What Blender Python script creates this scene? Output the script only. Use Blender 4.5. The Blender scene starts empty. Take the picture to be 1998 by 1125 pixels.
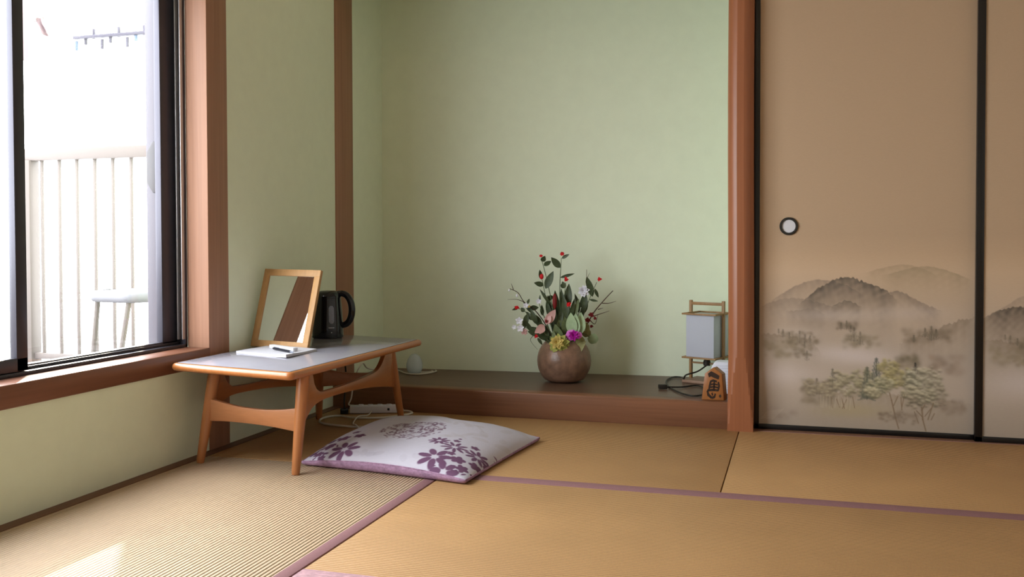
import bpy, bmesh, math, random
import numpy as np
from mathutils import Vector, Matrix

random.seed(7)
RNG = np.random.default_rng(11)
C = bpy.context.scene.collection
V = Vector

# ------------------------------------------------------------------ helpers
def lin(c):
    out = []
    for v in c[:3]:
        v = v / 255.0
        out.append(v / 12.92 if v <= 0.04045 else ((v + 0.055) / 1.055) ** 2.4)
    return tuple(out)

def lin_np(a):
    a = np.clip(a / 255.0, 0, 1)
    return np.where(a <= 0.04045, a / 12.92, ((a + 0.055) / 1.055) ** 2.4)

class MB:
    """collects shapes in world space and links them as one mesh object"""
    def __init__(self):
        self.v = []; self.f = []
    def add(self, verts, faces):
        b = len(self.v)
        self.v += [tuple(p) for p in verts]
        self.f += [tuple(i + b for i in f) for f in faces]
        return self
    def box(self, a, b):
        x0, y0, z0 = a; x1, y1, z1 = b
        return self.add([(x0,y0,z0),(x1,y0,z0),(x1,y1,z0),(x0,y1,z0),(x0,y0,z1),(x1,y0,z1),(x1,y1,z1),(x0,y1,z1)],
                        [(0,3,2,1),(4,5,6,7),(0,1,5,4),(1,2,6,5),(2,3,7,6),(3,0,4,7)])
    def obox(self, c, ex, ey, ez):
        """box from centre and three half-extent vectors"""
        c, ex, ey, ez = V(c), V(ex), V(ey), V(ez)
        p = [c + sx*ex + sy*ey + sz*ez for sz in (-1,1) for sy in (-1,1) for sx in (-1,1)]
        return self.add(p, [(0,2,3,1),(4,5,7,6),(0,1,5,4),(1,3,7,5),(3,2,6,7),(2,0,4,6)])
    def prism(self, poly, off):
        n = len(poly); off = V(off)
        a = [V(p) for p in poly]; b = [p + off for p in a]
        return self.add(a + b, [tuple(range(n))[::-1], tuple(range(n, 2*n))] + [(i, (i+1) % n, n + (i+1) % n, n + i) for i in range(n)])
    def loft(self, rings, cap0=True, cap1=True):
        n = len(rings[0]); vs = [p for r in rings for p in r]; fs = []
        for k in range(len(rings) - 1):
            for i in range(n):
                j = (i + 1) % n
                fs.append((k*n + i, k*n + j, (k+1)*n + j, (k+1)*n + i))
        if cap0: fs.append(tuple(range(n))[::-1])
        if cap1: fs.append(tuple((len(rings)-1)*n + i for i in range(n)))
        return self.add(vs, fs)
    def tube(self, pts, r, n=8, caps=True):
        pts = [V(p) for p in pts]; m = len(pts)
        rs = r if isinstance(r, (list, tuple)) else [r]*m
        rings = []; up = None
        for i, p in enumerate(pts):
            t = (pts[min(i+1, m-1)] - pts[max(i-1, 0)]).normalized()
            if up is None:
                up = V((0,0,1)) if abs(t.z) < .9 else V((1,0,0))
            s = t.cross(up)
            if s.length < 1e-6: s = t.cross(V((1,.3,0)))
            s.normalize(); up = s.cross(t).normalized()
            rings.append([p + rs[i]*(math.cos(2*math.pi*k/n)*s + math.sin(2*math.pi*k/n)*up) for k in range(n)])
        return self.loft(rings, caps, caps)
    def lathe(self, c, prof, n=32, cap0=True, cap1=True):
        c = V(c)
        return self.loft([[c + V((r*math.cos(2*math.pi*k/n), r*math.sin(2*math.pi*k/n), z)) for k in range(n)] for r, z in prof], cap0, cap1)
    def ball(self, c, r, nu=12, nv=8, ax=(1,1,1)):
        c = V(c); rings = []
        for j in range(1, nv):
            a = math.pi*j/nv
            rings.append([c + V((ax[0]*r*math.sin(a)*math.cos(2*math.pi*k/nu), ax[1]*r*math.sin(a)*math.sin(2*math.pi*k/nu), -ax[2]*r*math.cos(a))) for k in range(nu)])
        return self.loft(rings)
    def build(self, name, mat, parent=None, bevel=0, seg=2, smooth=True, angle=35, kind=None):
        me = bpy.data.meshes.new(name)
        me.from_pydata([tuple(p) for p in self.v], [], self.f)
        bm = bmesh.new(); bm.from_mesh(me)
        bmesh.ops.recalc_face_normals(bm, faces=bm.faces)
        if bevel:
            es = [e for e in bm.edges if len(e.link_faces) == 2 and e.calc_face_angle(0) > .5]
            bmesh.ops.bevel(bm, geom=es, offset=bevel, segments=seg, affect='EDGES', profile=.5, clamp_overlap=True)
        bm.to_mesh(me); bm.free()
        if smooth:
            for p in me.polygons: p.use_smooth = True
            me.set_sharp_from_angle(angle=math.radians(angle))
        me.materials.append(mat)
        o = bpy.data.objects.new(name, me); C.objects.link(o)
        if parent is not None: attach(o, parent)
        if kind: o['kind'] = kind
        return o

def world_loc(o):
    p = V(o.location) if True else None
    q = o.parent
    while q is not None:
        p = p; q = q.parent
    return p

BASE = {}
def attach(o, parent):
    o.parent = parent
    o.matrix_parent_inverse = Matrix.Translation(-BASE.get(parent.name, V((0,0,0))))

def thing(name, loc, label, cat, group=None, kind=None):
    o = bpy.data.objects.new(name, None); C.objects.link(o)
    o.location = loc; BASE[o.name] = V(loc); o.empty_display_size = .05
    return tag(o, label, cat, group, kind)

def tag(o, label, cat, group=None, kind=None):
    o['label'] = label; o['category'] = cat
    if group: o['group'] = group
    if kind: o['kind'] = kind
    return o

def struct(o, label, cat):
    return tag(o, label, cat, None, 'structure')

def catmull(pts, k=6):
    pts = [V(p) for p in pts]
    P = [pts[0]*2 - pts[1]] + pts + [pts[-1]*2 - pts[-2]]
    out = []
    for i in range(1, len(P) - 2):
        for s in range(k):
            t = s/k
            a, b, c, d = P[i-1], P[i], P[i+1], P[i+2]
            out.append(.5*((2*b) + (c - a)*t + (2*a - 5*b + 4*c - d)*t*t + (3*b - a - 3*c + d)*t**3))
    out.append(pts[-1])
    return out

# ------------------------------------------------------------------ materials
def new_mat(name):
    m = bpy.data.materials.new(name); m.use_nodes = True
    nt = m.node_tree; b = nt.nodes['Principled BSDF']
    return m, nt, b

def N(nt, t, **kw):
    n = nt.nodes.new(t)
    for k, v in kw.items():
        if k.startswith('i_'):
            key = k[2:]
            n.inputs[int(key) if key.isdigit() else key.replace('_', ' ')].default_value = v
        else: setattr(n, k, v)
    return n

def mat(name, col, rough=.5, spec=.4, amt=.0, scale=(8,8,8), bump=0, bscale=None, detail=4, metal=0, coat=0, dist=.002):
    m, nt, b = new_mat(name); L = nt.links.new
    c = lin(col)
    b.inputs['Roughness'].default_value = rough
    b.inputs['Specular IOR Level'].default_value = spec
    b.inputs['Metallic'].default_value = metal
    b.inputs['Coat Weight'].default_value = coat
    b.inputs['Coat Roughness'].default_value = .12
    tc = N(nt, 'ShaderNodeTexCoord')
    mp = N(nt, 'ShaderNodeMapping'); mp.inputs['Scale'].default_value = scale
    L(tc.outputs['Object'], mp.inputs['Vector'])
    nz = N(nt, 'ShaderNodeTexNoise', i_Scale=1.0, i_Detail=detail, i_Roughness=.6)
    L(mp.outputs['Vector'], nz.inputs['Vector'])
    rp = N(nt, 'ShaderNodeValToRGB')
    rp.color_ramp.elements[0].position = .3; rp.color_ramp.elements[1].position = .7
    rp.color_ramp.elements[0].color = tuple(x*(1-amt) for x in c) + (1,)
    rp.color_ramp.elements[1].color = tuple(min(1, x*(1+amt)) for x in c) + (1,)
    L(nz.outputs['Fac'], rp.inputs['Fac']); L(rp.outputs['Color'], b.inputs['Base Color'])
    if bump:
        m2 = N(nt, 'ShaderNodeMapping'); m2.inputs['Scale'].default_value = bscale or scale
        L(tc.outputs['Object'], m2.inputs['Vector'])
        n2 = N(nt, 'ShaderNodeTexNoise', i_Scale=1.0, i_Detail=3.0)
        L(m2.outputs['Vector'], n2.inputs['Vector'])
        bp = N(nt, 'ShaderNodeBump', i_Strength=bump, i_Distance=dist)
        L(n2.outputs['Fac'], bp.inputs['Height']); L(bp.outputs['Normal'], b.inputs['Normal'])
    return m

def wood(name, col, axis='z', rough=.45, amt=.22, spec=.35, fine=90, coat=0):
    k = {'x': (1.5, fine, fine), 'y': (fine, 1.5, fine), 'z': (fine, fine, 1.5)}[axis]
    m, nt, b = new_mat(name); L = nt.links.new; c = lin(col)
    b.inputs['Roughness'].default_value = rough; b.inputs['Specular IOR Level'].default_value = spec
    b.inputs['Coat Weight'].default_value = coat; b.inputs['Coat Roughness'].default_value = .2
    tc = N(nt, 'ShaderNodeTexCoord')
    m1 = N(nt, 'ShaderNodeMapping'); m1.inputs['Scale'].default_value = k
    m2 = N(nt, 'ShaderNodeMapping'); m2.inputs['Scale'].default_value = tuple(v*.16 if v > 2 else .7 for v in k)
    L(tc.outputs['Object'], m1.inputs['Vector']); L(tc.outputs['Object'], m2.inputs['Vector'])
    n1 = N(nt, 'ShaderNodeTexNoise', i_Scale=1.0, i_Detail=5.0, i_Roughness=.6)
    n2 = N(nt, 'ShaderNodeTexNoise', i_Scale=1.0, i_Detail=3.0, i_Distortion=.8)
    L(m1.outputs['Vector'], n1.inputs['Vector']); L(m2.outputs['Vector'], n2.inputs['Vector'])
    ad = N(nt, 'ShaderNodeMath', operation='ADD'); L(n1.outputs['Fac'], ad.inputs[0]); L(n2.outputs['Fac'], ad.inputs[1])
    hf = N(nt, 'ShaderNodeMath', operation='MULTIPLY', i_1=.5); L(ad.outputs[0], hf.inputs[0])
    rp = N(nt, 'ShaderNodeValToRGB')
    rp.color_ramp.elements[0].position = .34; rp.color_ramp.elements[1].position = .66
    rp.color_ramp.elements[0].color = (c[0]*(1-amt), c[1]*(1-amt*1.2), c[2]*(1-amt*1.3), 1)
    rp.color_ramp.elements[1].color = (c[0]*(1+amt), c[1]*(1+amt), c[2]*(1+amt), 1)
    L(hf.outputs[0], rp.inputs['Fac']); L(rp.outputs['Color'], b.inputs['Base Color'])
    bp = N(nt, 'ShaderNodeBump', i_Strength=.12, i_Distance=.001)
    L(n1.outputs['Fac'], bp.inputs['Height']); L(bp.outputs['Normal'], b.inputs['Normal'])
    return m

def tatami_mat_material(name, col, rib_axis, period=.0125, bump=.9, rough=.55, spec=.35):
    """woven rush: rounded ribs running along rib_axis, fine straw streaks along each rib"""
    m, nt, b = new_mat(name); L = nt.links.new; c = lin(col)
    b.inputs['Roughness'].default_value = rough; b.inputs['Specular IOR Level'].default_value = spec
    tc = N(nt, 'ShaderNodeTexCoord'); sp = N(nt, 'ShaderNodeSeparateXYZ'); L(tc.outputs['Object'], sp.inputs[0])
    across, along = (0, 1) if rib_axis == 'y' else (1, 0)
    mu = N(nt, 'ShaderNodeMath', operation='MULTIPLY', i_1=math.pi/period); L(sp.outputs[across], mu.inputs[0])
    sn = N(nt, 'ShaderNodeMath', operation='SINE'); L(mu.outputs[0], sn.inputs[0])
    ab = N(nt, 'ShaderNodeMath', operation='ABSOLUTE'); L(sn.outputs[0], ab.inputs[0])
    # rush strands cross the ribs
    m1 = N(nt, 'ShaderNodeMapping'); m1.inputs['Scale'].default_value = (500, 60, 1) if rib_axis == 'x' else (60, 500, 1)
    L(tc.outputs['Object'], m1.inputs['Vector'])
    n1 = N(nt, 'ShaderNodeTexNoise', i_Scale=1.0, i_Detail=2.0); L(m1.outputs['Vector'], n1.inputs['Vector'])
    n2 = N(nt, 'ShaderNodeTexNoise', i_Scale=3.0, i_Detail=3.0); L(tc.outputs['Object'], n2.inputs['Vector'])
    ad = N(nt, 'ShaderNodeMath', operation='ADD'); L(n1.outputs['Fac'], ad.inputs[0]); L(n2.outputs['Fac'], ad.inputs[1])
    rp = N(nt, 'ShaderNodeValToRGB')
    rp.color_ramp.elements[0].position = .2; rp.color_ramp.elements[1].position = .8
    hf = N(nt, 'ShaderNodeMath', operation='MULTIPLY', i_1=.5); L(ad.outputs[0], hf.inputs[0])
    rp.color_ramp.elements[0].color = tuple(v*.80 for v in c) + (1,)
    rp.color_ramp.elements[1].color = tuple(v*1.2 for v in c) + (1,)
    L(hf.outputs[0], rp.inputs['Fac']); L(rp.outputs['Color'], b.inputs['Base Color'])
    hs = N(nt, 'ShaderNodeMath', operation='MULTIPLY_ADD', i_1=.25); L(n1.outputs['Fac'], hs.inputs[0]); L(ab.outputs[0], hs.inputs[2])
    bp = N(nt, 'ShaderNodeBump', i_Strength=bump, i_Distance=.003)
    L(hs.outputs[0], bp.inputs['Height']); L(bp.outputs['Normal'], b.inputs['Normal'])
    return m

def painted(name, rough=.8, weave=900, bump=.15, spec=.2):
    m, nt, b = new_mat(name); L = nt.links.new
    at = N(nt, 'ShaderNodeAttribute', attribute_name='paint')
    tc = N(nt, 'ShaderNodeTexCoord')
    mp = N(nt, 'ShaderNodeMapping'); mp.inputs['Scale'].default_value = (weave*.12, weave*.12, weave)
    L(tc.outputs['Object'], mp.inputs['Vector'])
    nz = N(nt, 'ShaderNodeTexNoise', i_Scale=1.0, i_Detail=2.0); L(mp.outputs['Vector'], nz.inputs['Vector'])
    rp = N(nt, 'ShaderNodeMapRange', i_3=.95, i_4=1.05); L(nz.outputs['Fac'], rp.inputs[0])
    mx = N(nt, 'ShaderNodeMix', data_type='RGBA', blend_type='MULTIPLY'); mx.inputs[0].default_value = 1
    L(at.outputs['Color'], mx.inputs[6]); L(rp.outputs[0], mx.inputs[7])
    L(mx.outputs[2], b.inputs['Base Color'])
    b.inputs['Roughness'].default_value = rough; b.inputs['Specular IOR Level'].default_value = spec
    bp = N(nt, 'ShaderNodeBump', i_Strength=bump, i_Distance=.0006)
    L(nz.outputs['Fac'], bp.inputs['Height']); L(bp.outputs['Normal'], b.inputs['Normal'])
    return m

def glass_pane(name, refl=.05):
    m = bpy.data.materials.new(name); m.use_nodes = True; nt = m.node_tree
    for n in list(nt.nodes): nt.nodes.remove(n)
    out = N(nt, 'ShaderNodeOutputMaterial'); tr = N(nt, 'ShaderNodeBsdfTransparent'); gl = N(nt, 'ShaderNodeBsdfGlossy', i_Roughness=.02)
    fr = N(nt, 'ShaderNodeValue'); fr.outputs[0].default_value = refl
    mx = N(nt, 'ShaderNodeMixShader'); L = nt.links.new
    tr.inputs['Color'].default_value = (.97, .98, .98, 1)
    L(fr.outputs[0], mx.inputs[0]); L(tr.outputs[0], mx.inputs[1]); L(gl.outputs[0], mx.inputs[2]); L(mx.outputs[0], out.inputs[0])
    return m

M = dict(
    plaster=mat('green_plaster', (226,234,212), .9, .15, .02, (14,14,14), .25, (260,260,260), dist=.001),
    plaster2=mat('cream_plaster', (232,230,224), .9, .15, .05, (10,10,10)),
    ceiling=wood('ceiling_boards', (222,212,194), 'y', .6),
    post=wood('post_wood', (156,115,92), 'z', .5, .18),
    sill=wood('sill_wood', (116,74,54), 'y', .38, .18, .45),
    strip=wood('strip_wood', (112,80,62), 'y', .6, .15),
    kamachi=wood('kamachi_wood', (122,82,58), 'x', .42, .18),
    board=wood('alcove_board', (100,76,62), 'x', .38, .15),
    log=wood('log_wood', (152,95,63), 'z', .38, .12, .4),
    oak=wood('table_wood', (170,106,58), 'y', .33, .12, .45, coat=.25),
    oakx=wood('table_wood_cross', (172,114,74), 'x', .35, .12, .45, coat=.2),
    oakz=wood('table_wood_leg', (168,107,62), 'z', .35, .12, .45, coat=.2),
    seam=mat('dark_seam', (70,58,48), .5),
    laminate=mat('white_laminate', (148,146,156), .14, .5, .02, (20,20,20)),
    tat_y=tatami_mat_material('tatami_ribs_along_wall', (192,166,136), 'y', .0125, 1.0, .42, .8),
    tat_x=tatami_mat_material('tatami_ribs_across', (176,136,91), 'x', .0115, .7),
    heri=mat('purple_border', (136,100,102), .8, .15, .08, (200,200,200), .3, (900,900,900), dist=.0006),
    heri_pat=mat('pink_pattern_border', (172,136,142), .75, .2, .3, (45,120,1), 0, detail=2),
    floor=mat('floor_straw', (196,170,136), .7, .2, .05),
    alu=mat('bronze_aluminium', (66,64,72), .34, .5, .03, metal=.55),
    alu_highlight=mat('aluminium_rib_highlight', (190,188,188), .3, .5, .03, metal=.6),  # paler than the sash metal: highlight along the ribs put into the colour
    grey_alu=mat('grey_aluminium', (74,71,80), .5, .4, .02),
    grey_alu2=mat('grey_handle', (50,49,53), .5, .4, .02),
    glass=glass_pane('window_glass'),
    black=mat('black_lacquer', (20,18,18), .3, .5, .02),
    ring=mat('pull_ring', (34,33,30), .35, .5, .02),
    pull=mat('pull_plate', (206,206,212), .4, .5, .02),
    mural=painted('painted_paper'),
    cloth=painted('printed_fabric', .85, 400, .25),
    purple=mat('purple_fabric', (158,126,152), .85, .15, .28, (70,70,110), .3, (500,500,500)),
    mirror=None,
    frame=wood('frame_wood', (178,136,88), 'z', .5, .12),
    kettle=mat('black_plastic', (16,16,22), .07, .5, .02),
    kettle2=mat('kettle_window', (120,124,138), .3, .5, .08, (300,300,120)),
    kettle3=mat('kettle_mark', (190,190,196), .4),
    paper=mat('white_paper', (196,195,203), .7, .2, .02),
    card=mat('white_card', (206,206,213), .6, .2, .02),
    pen=mat('pen_plastic', (22,24,34), .3),
    pen2=mat('pen_grey', (120,124,136), .35),
    white=mat('white_plastic', (214,214,224), .4, .4, .02),
    white2=mat('white_ridged_plastic', (222,224,238), .45, .4, .02),
    cord=mat('white_cord', (206,200,190), .5, .3, .02),
    dcord=mat('dark_cord', (44,38,32), .5, .3, .02),
    hole=mat('socket_hole', (26,24,26), .6),
    vase=mat('brown_glaze', (128,98,80), .34, .45, .3, (26,26,26), .35, (60,60,60), dist=.004),
    lampwood=wood('lamp_wood', (150,116,76), 'z', .5, .15),
    shade=mat('lamp_paper', (184,187,199), .8, .2, .02),
    plank=wood('lamp_plank', (150,120,100), 'x', .5, .1),
    komawood=wood('carved_wood', (160,104,56), 'z', .4, .2, fine=60),
    komaside=wood('carved_wood_side', (96,60,34), 'z', .5, .2),
    ink=mat('carved_ink', (52,36,26), .5, .3, .05),
    leaf=mat('dark_leaf', (62,74,48), .5, .35, .25, (60,60,60)),
    leaf2=mat('mid_leaf', (96,108,70), .55, .3, .2, (60,60,60)),
    pale=mat('pale_leaf', (158,180,142), .6, .3, .12, (60,60,60)),
    olive=mat('olive_leaf', (132,130,84), .6, .3, .2, (60,60,60)),
    stem=mat('green_stem', (84,98,66), .6, .3, .1),
    twig=mat('brown_twig', (72,52,40), .7, .2, .15, (80,80,80)),
    red=mat('red_petal', (206,30,38), .55, .3, .12, (90,90,90)),
    darkred=mat('dark_red_petal', (116,24,26), .55, .3, .2, (90,90,90)),
    pink=mat('pink_petal', (206,164,160), .6, .3, .1, (60,60,60)),
    whitep=mat('white_petal', (226,226,236), .6, .3, .05, (60,60,60)),
    yellow=mat('yellow_petal', (204,182,104), .6, .3, .18, (60,60,60)),
    yelgr=mat('yellow_green_petal', (168,172,92), .6, .3, .18, (60,60,60)),
    magenta=mat('magenta_petal', (170,20,150), .6, .3, .2, (60,60,60)),
    orchid=mat('orchid_petal', (216,122,206), .6, .3, .1, (60,60,60)),
    rail=mat('cream_metal', (86,77,74), .6, .3, .02),
    balcony=mat('balcony_floor', (112,108,108), .8, .2, .03),
    stoolw=mat('stool_white', (104,102,108), .7, .2, .02),
    laundry=mat('laundry_pink', (124,106,110), .9, .1, .05),
    hanger=mat('hanger_grey', (66,62,74), .6, .3, .05),
    hangerb=mat('hanger_blue', (80,92,116), .6, .3, .05),
)
def mirror_mat():
    m, nt, b = new_mat('mirror_glass')
    b.inputs['Base Color'].default_value = (.86,.88,.86,1); b.inputs['Metallic'].default_value = 1; b.inputs['Roughness'].default_value = .015
    return m
M['mirror'] = mirror_mat()
def egg_mat():
    m, nt, b = new_mat('frosted_glass')
    b.inputs['Base Color'].default_value = (.74,.84,.90,1); b.inputs['Roughness'].default_value = .22
    b.inputs['Transmission Weight'].default_value = .4; b.inputs['IOR'].default_value = 1.35
    return m
M['egg'] = egg_mat()

# ------------------------------------------------------------------ room shell
YJ0, YJ1 = 3.042, 3.173        # window jamb post
WY0 = .85                      # near end of the window opening
SZ0, SZ1 = .318, .386          # sill board
WZ1 = 1.80
YP0, YP1 = 4.062, 4.242        # alcove corner post
YK = 3.987; SK = -.02          # alcove front edge: y = YK + SK*(x-1.8)
YB = 4.596; SB = .06           # alcove back wall: y = YB + SB*x
ZT = .111
YF = 4.027                     # fusuma plane
CEIL = 2.45
def yk(x): return YK + SK*(x - 1.8)
def yb(x): return YB + SB*x

struct(MB().box((-.02,-1.8,-.08), (4.7,4.9,-.012)).build('floor', M['floor']), 'straw coloured floor base beneath the tatami mats', 'floor')
struct(MB().box((-.2,-1.9,CEIL), (4.8,5.1,CEIL+.05)).build('ceiling', M['ceiling']), 'pale wooden board ceiling above the tatami room', 'ceiling')
w = MB()
w.box((-.2,-1.8,-.05), (0,YJ0,SZ0)); w.box((-.2,-1.8,SZ0), (0,WY0,CEIL)); w.box((-.2,WY0,WZ1), (0,YJ0,CEIL))
w.box((-.2,YJ1,-.05), (0,YP0,CEIL)); w.box((-.2,YP1,-.05), (0,4.95,CEIL))
struct(w.build('wall_left', M['plaster'], smooth=False), 'pale green plaster wall around the window and beside the low table', 'wall')
w = MB(); w.prism([(-.1,yb(-.1),-.05),(2.05,yb(2.05),-.05),(2.05,4.95,-.05),(-.1,4.95,-.05)], (0,0,CEIL+.05))
struct(w.build('wall_back', M['plaster'], smooth=False), 'pale green plaster wall at the back of the alcove behind the flower vase', 'wall')
struct(MB().box((1.905,4.06,-.05), (2.0,4.9,CEIL)).build('wall_alcove_side', M['plaster'], smooth=False), 'pale green side wall of the alcove behind the round timber post', 'wall')
struct(MB().box((0,4.02,1.95), (1.83,4.09,CEIL)).build('wall_above_alcove', M['plaster'], smooth=False), 'pale green plaster panel above the alcove opening', 'wall')
struct(MB().box((1.93,3.97,1.9), (4.7,4.1,CEIL)).box((3.66,3.97,-.05),(4.7,4.1,1.9)).build('wall_front', M['plaster2'], smooth=False), 'cream plaster wall above and beyond the sliding paper doors', 'wall')
struct(MB().box((1.93,4.08,-.05), (4.7,4.14,1.95)).build('wall_closet', M['plaster2'], smooth=False), 'closet back behind the sliding paper doors', 'wall')
struct(MB().box((4.7,-1.8,-.05), (4.8,4.9,CEIL)).build('wall_right', M['plaster2'], smooth=False), 'cream plaster wall on the far right side of the room', 'wall')
struct(MB().box((-.2,-1.9,-.05), (4.8,-1.8,CEIL)).build('wall_rear', M['plaster2'], smooth=False), 'cream plaster wall at the rear of the room', 'wall')

# timber
struct(MB().box((-.09,YJ0,-.03), (.004,YJ1,CEIL)).build('trim_1', M['post'], bevel=.003), 'brown timber post at the far side of the window above the low table', 'post')
struct(MB().box((-.06,YP0,-.03), (.006,YP1,CEIL)).build('trim_2', M['post'], bevel=.003), 'dark brown timber post in the corner between side wall and alcove', 'post')
struct(MB().box((-.09,WY0-.1,SZ0), (.010,YJ0-.001,SZ1)).build('trim_3', M['sill'], bevel=.004, seg=3), 'reddish brown timber window sill below the sliding window', 'sill')
struct(MB().box((-.01,-1.8,-.02), (.044,YP0,.002)).build('baseboard_left', M['strip'], bevel=.002), 'thin brown timber strip between green wall and tatami', 'baseboard')
struct(MB().prism([(0,yk(0),-.02),(1.83,yk(1.83),-.02),(1.83,yk(1.83)+.075,-.02),(0,yk(0)+.075,-.02)], (0,0,ZT+.02)).build('trim_4', M['kamachi'], bevel=.006, seg=3), 'reddish brown timber front edge of the raised alcove floor', 'alcove edge')
struct(MB().prism([(0,yk(0)+.073,.06),(1.91,yk(1.91)+.073,.06),(1.91,4.78,.06),(0,4.68,.06)], (0,0,ZT-.0605)).build('floor_alcove', M['board'], smooth=False), 'dark brown polished board floor of the alcove under the vase', 'alcove floor')

# rounded log post: round section clipped by a square that takes over at the foot
def log_post():
    mb = MB(); cx, cy, hw = 1.8735, 4.005, .0515; rings = []; n = 48
    zs = [-.02,.0,.03,.06,.09,.12,.15,.18,.21,.24,.27,.30,.34,.5,.8,1.1,1.4,1.7,2.0,2.2,CEIL]
    for z in zs:
        t = max(0, min(1, z/.31))
        R = hw*1.414*(1-t) + (hw*1.035)*t
        wob = .0022*math.sin(z*3.1+.6)
        ring = []
        for k in range(n):
            a = 2*math.pi*k/n; c, s = math.cos(a), math.sin(a)
            x = max(-hw, min(hw, R*c)); y = max(-hw, min(hw, R*s))
            ring.append((cx + x + wob, cy + y, z))
        rings.append(ring)
    return mb.loft(rings)
struct(log_post().build('trim_5', M['log'], angle=9), 'orange brown rounded log post between alcove and sliding doors', 'post')

# ------------------------------------------------------------------ tatami mats
def mat_thing(x0, x1, y0, y1, m, borders, label, tat_border='heri'):
    t = thing('tatami_mat', ((x0+x1)/2, (y0+y1)/2, -.012), label, 'tatami mat', 'tatami mats covering the floor')
    ix0, ix1, iy0, iy1 = x0, x1, y0, y1
    for side, wd, mm in borders:
        mb = MB()
        if side == 'x1': ix1 = x1 - wd; mb.box((ix1, y0, -.012), (x1, y1, .0012))
        if side == 'x0': ix0 = x0 + wd; mb.box((x0, y0, -.012), (ix0, y1, .0012))
        if side == 'y1': iy1 = y1 - wd; mb.box((x0, iy1, -.012), (x1, y1, .0012))
        if side == 'y0': iy0 = y0 + wd; mb.box((x0, y0, -.012), (x1, iy0, .0012))
        mb.build('cloth_border', M[mm], t, bevel=.002)
    MB().box((ix0, iy0, -.012), (ix1, iy1, 0)).build('rush_cover', M[m], t, bevel=.0015)
    return t
mat_thing(.045, .9665, 1.0, 2.972, 'tat_y', [('x1', .038, 'heri')], 'tatami mat along the window wall under the sun patch')
mat_thing(.045, 1.868, 2.979, 3.992, 'tat_x', [], 'tatami mat in front of the alcove, under the cushion and table')
mat_thing(1.872, 3.73, 2.979, 4.012, 'tat_x', [('y1', .028, 'heri')], 'tatami mat lying along the sliding doors')
mat_thing(.971, 3.9, 1.945, 2.976, 'tat_x', [('y1', .062, 'heri'), ('y0', .058, 'heri_pat')], 'large tatami mat nearest the camera with the pink patterned border')

# ------------------------------------------------------------------ window
win = thing('window_1', (-.14,(WY0+YJ0)/2,SZ1), 'sliding window with dark bronze aluminium sashes looking onto the balcony', 'window', kind='structure')
f = MB()
f.box((-.20,WY0,SZ1-.001), (-.088,YJ0,SZ1+.012)); f.box((-.20,WY0,WZ1-.03), (-.088,YJ0,WZ1)); f.box((-.20,WY0,SZ1), (-.088,WY0+.03,WZ1))
f.box((-.20,YJ0-.014,SZ1), (-.088,YJ0,WZ1))
f.box((-.115,WY0,SZ1+.012), (-.112,YJ0,SZ1+.022)); f.box((-.15,WY0,SZ1+.012), (-.147,YJ0,SZ1+.022))
f.build('window_frame', M['alu'], win, bevel=.0015)
r = MB(); r.box((-.112,YJ0-.032,SZ1+.03), (-.107,YJ0-.012,WZ1-.03)); r.box((-.093,YJ0-.03,SZ1+.03), (-.089,YJ0-.012,WZ1-.03))
r.build('jamb_rib', M['alu_highlight'], win, bevel=.001)
def sash(name, x0, x1, ya, yb_, z0, rail, stile, label, near=None):
    near = near or stile
    s = MB()
    s.box((x0,ya,z0), (x1,yb_,z0+rail)); s.box((x0,ya,WZ1-.06), (x1,yb_,WZ1-.012))
    s.box((x0,ya,z0), (x1,ya+near,WZ1-.012)); s.box((x0,yb_-stile,z0), (x1,yb_,WZ1-.012))
    o = s.build(name, M['alu'], win, bevel=.002); o['label'] = label
    xm = (x0+x1)/2
    g = MB().box((xm-.002,ya+near-.004,z0+rail-.004), (xm+.002,yb_-stile+.004,WZ1-.056)).build('pane', M['glass'], None, smooth=False)
    g.parent = o
    return o
sash('sash', -.112, -.088, WY0+.01, 2.272, SZ1+.014, .040, .042, 'nearer window sash with wide bottom rail')
sash('sash', -.145, -.119, 2.262, 3.022, SZ1+.010, .017, .086, 'farther window sash beside the timber post', .034)
sc = MB(); sc.box((-.262,YJ0-.002,SZ1), (-.203,YJ0+.06,WZ1)); sc.box((-.206,YJ0-.006,SZ1), (-.202,YJ0+.01,WZ1))
so = sc.build('outer_frame', M['grey_alu'], win, bevel=.002); so['label'] = 'pale grey outer upright beyond the glass'
hd = MB().prism([(-.253,YJ0-.003,1.00),(-.253,YJ0-.003,1.115),(-.226,YJ0-.003,1.155),(-.208,YJ0-.003,1.155),(-.208,YJ0-.003,.962),(-.226,YJ0-.003,.962)], (0,-.010,0)).build('frame_catch', M['grey_alu2'], None, bevel=.003)
hd.parent = so

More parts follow.
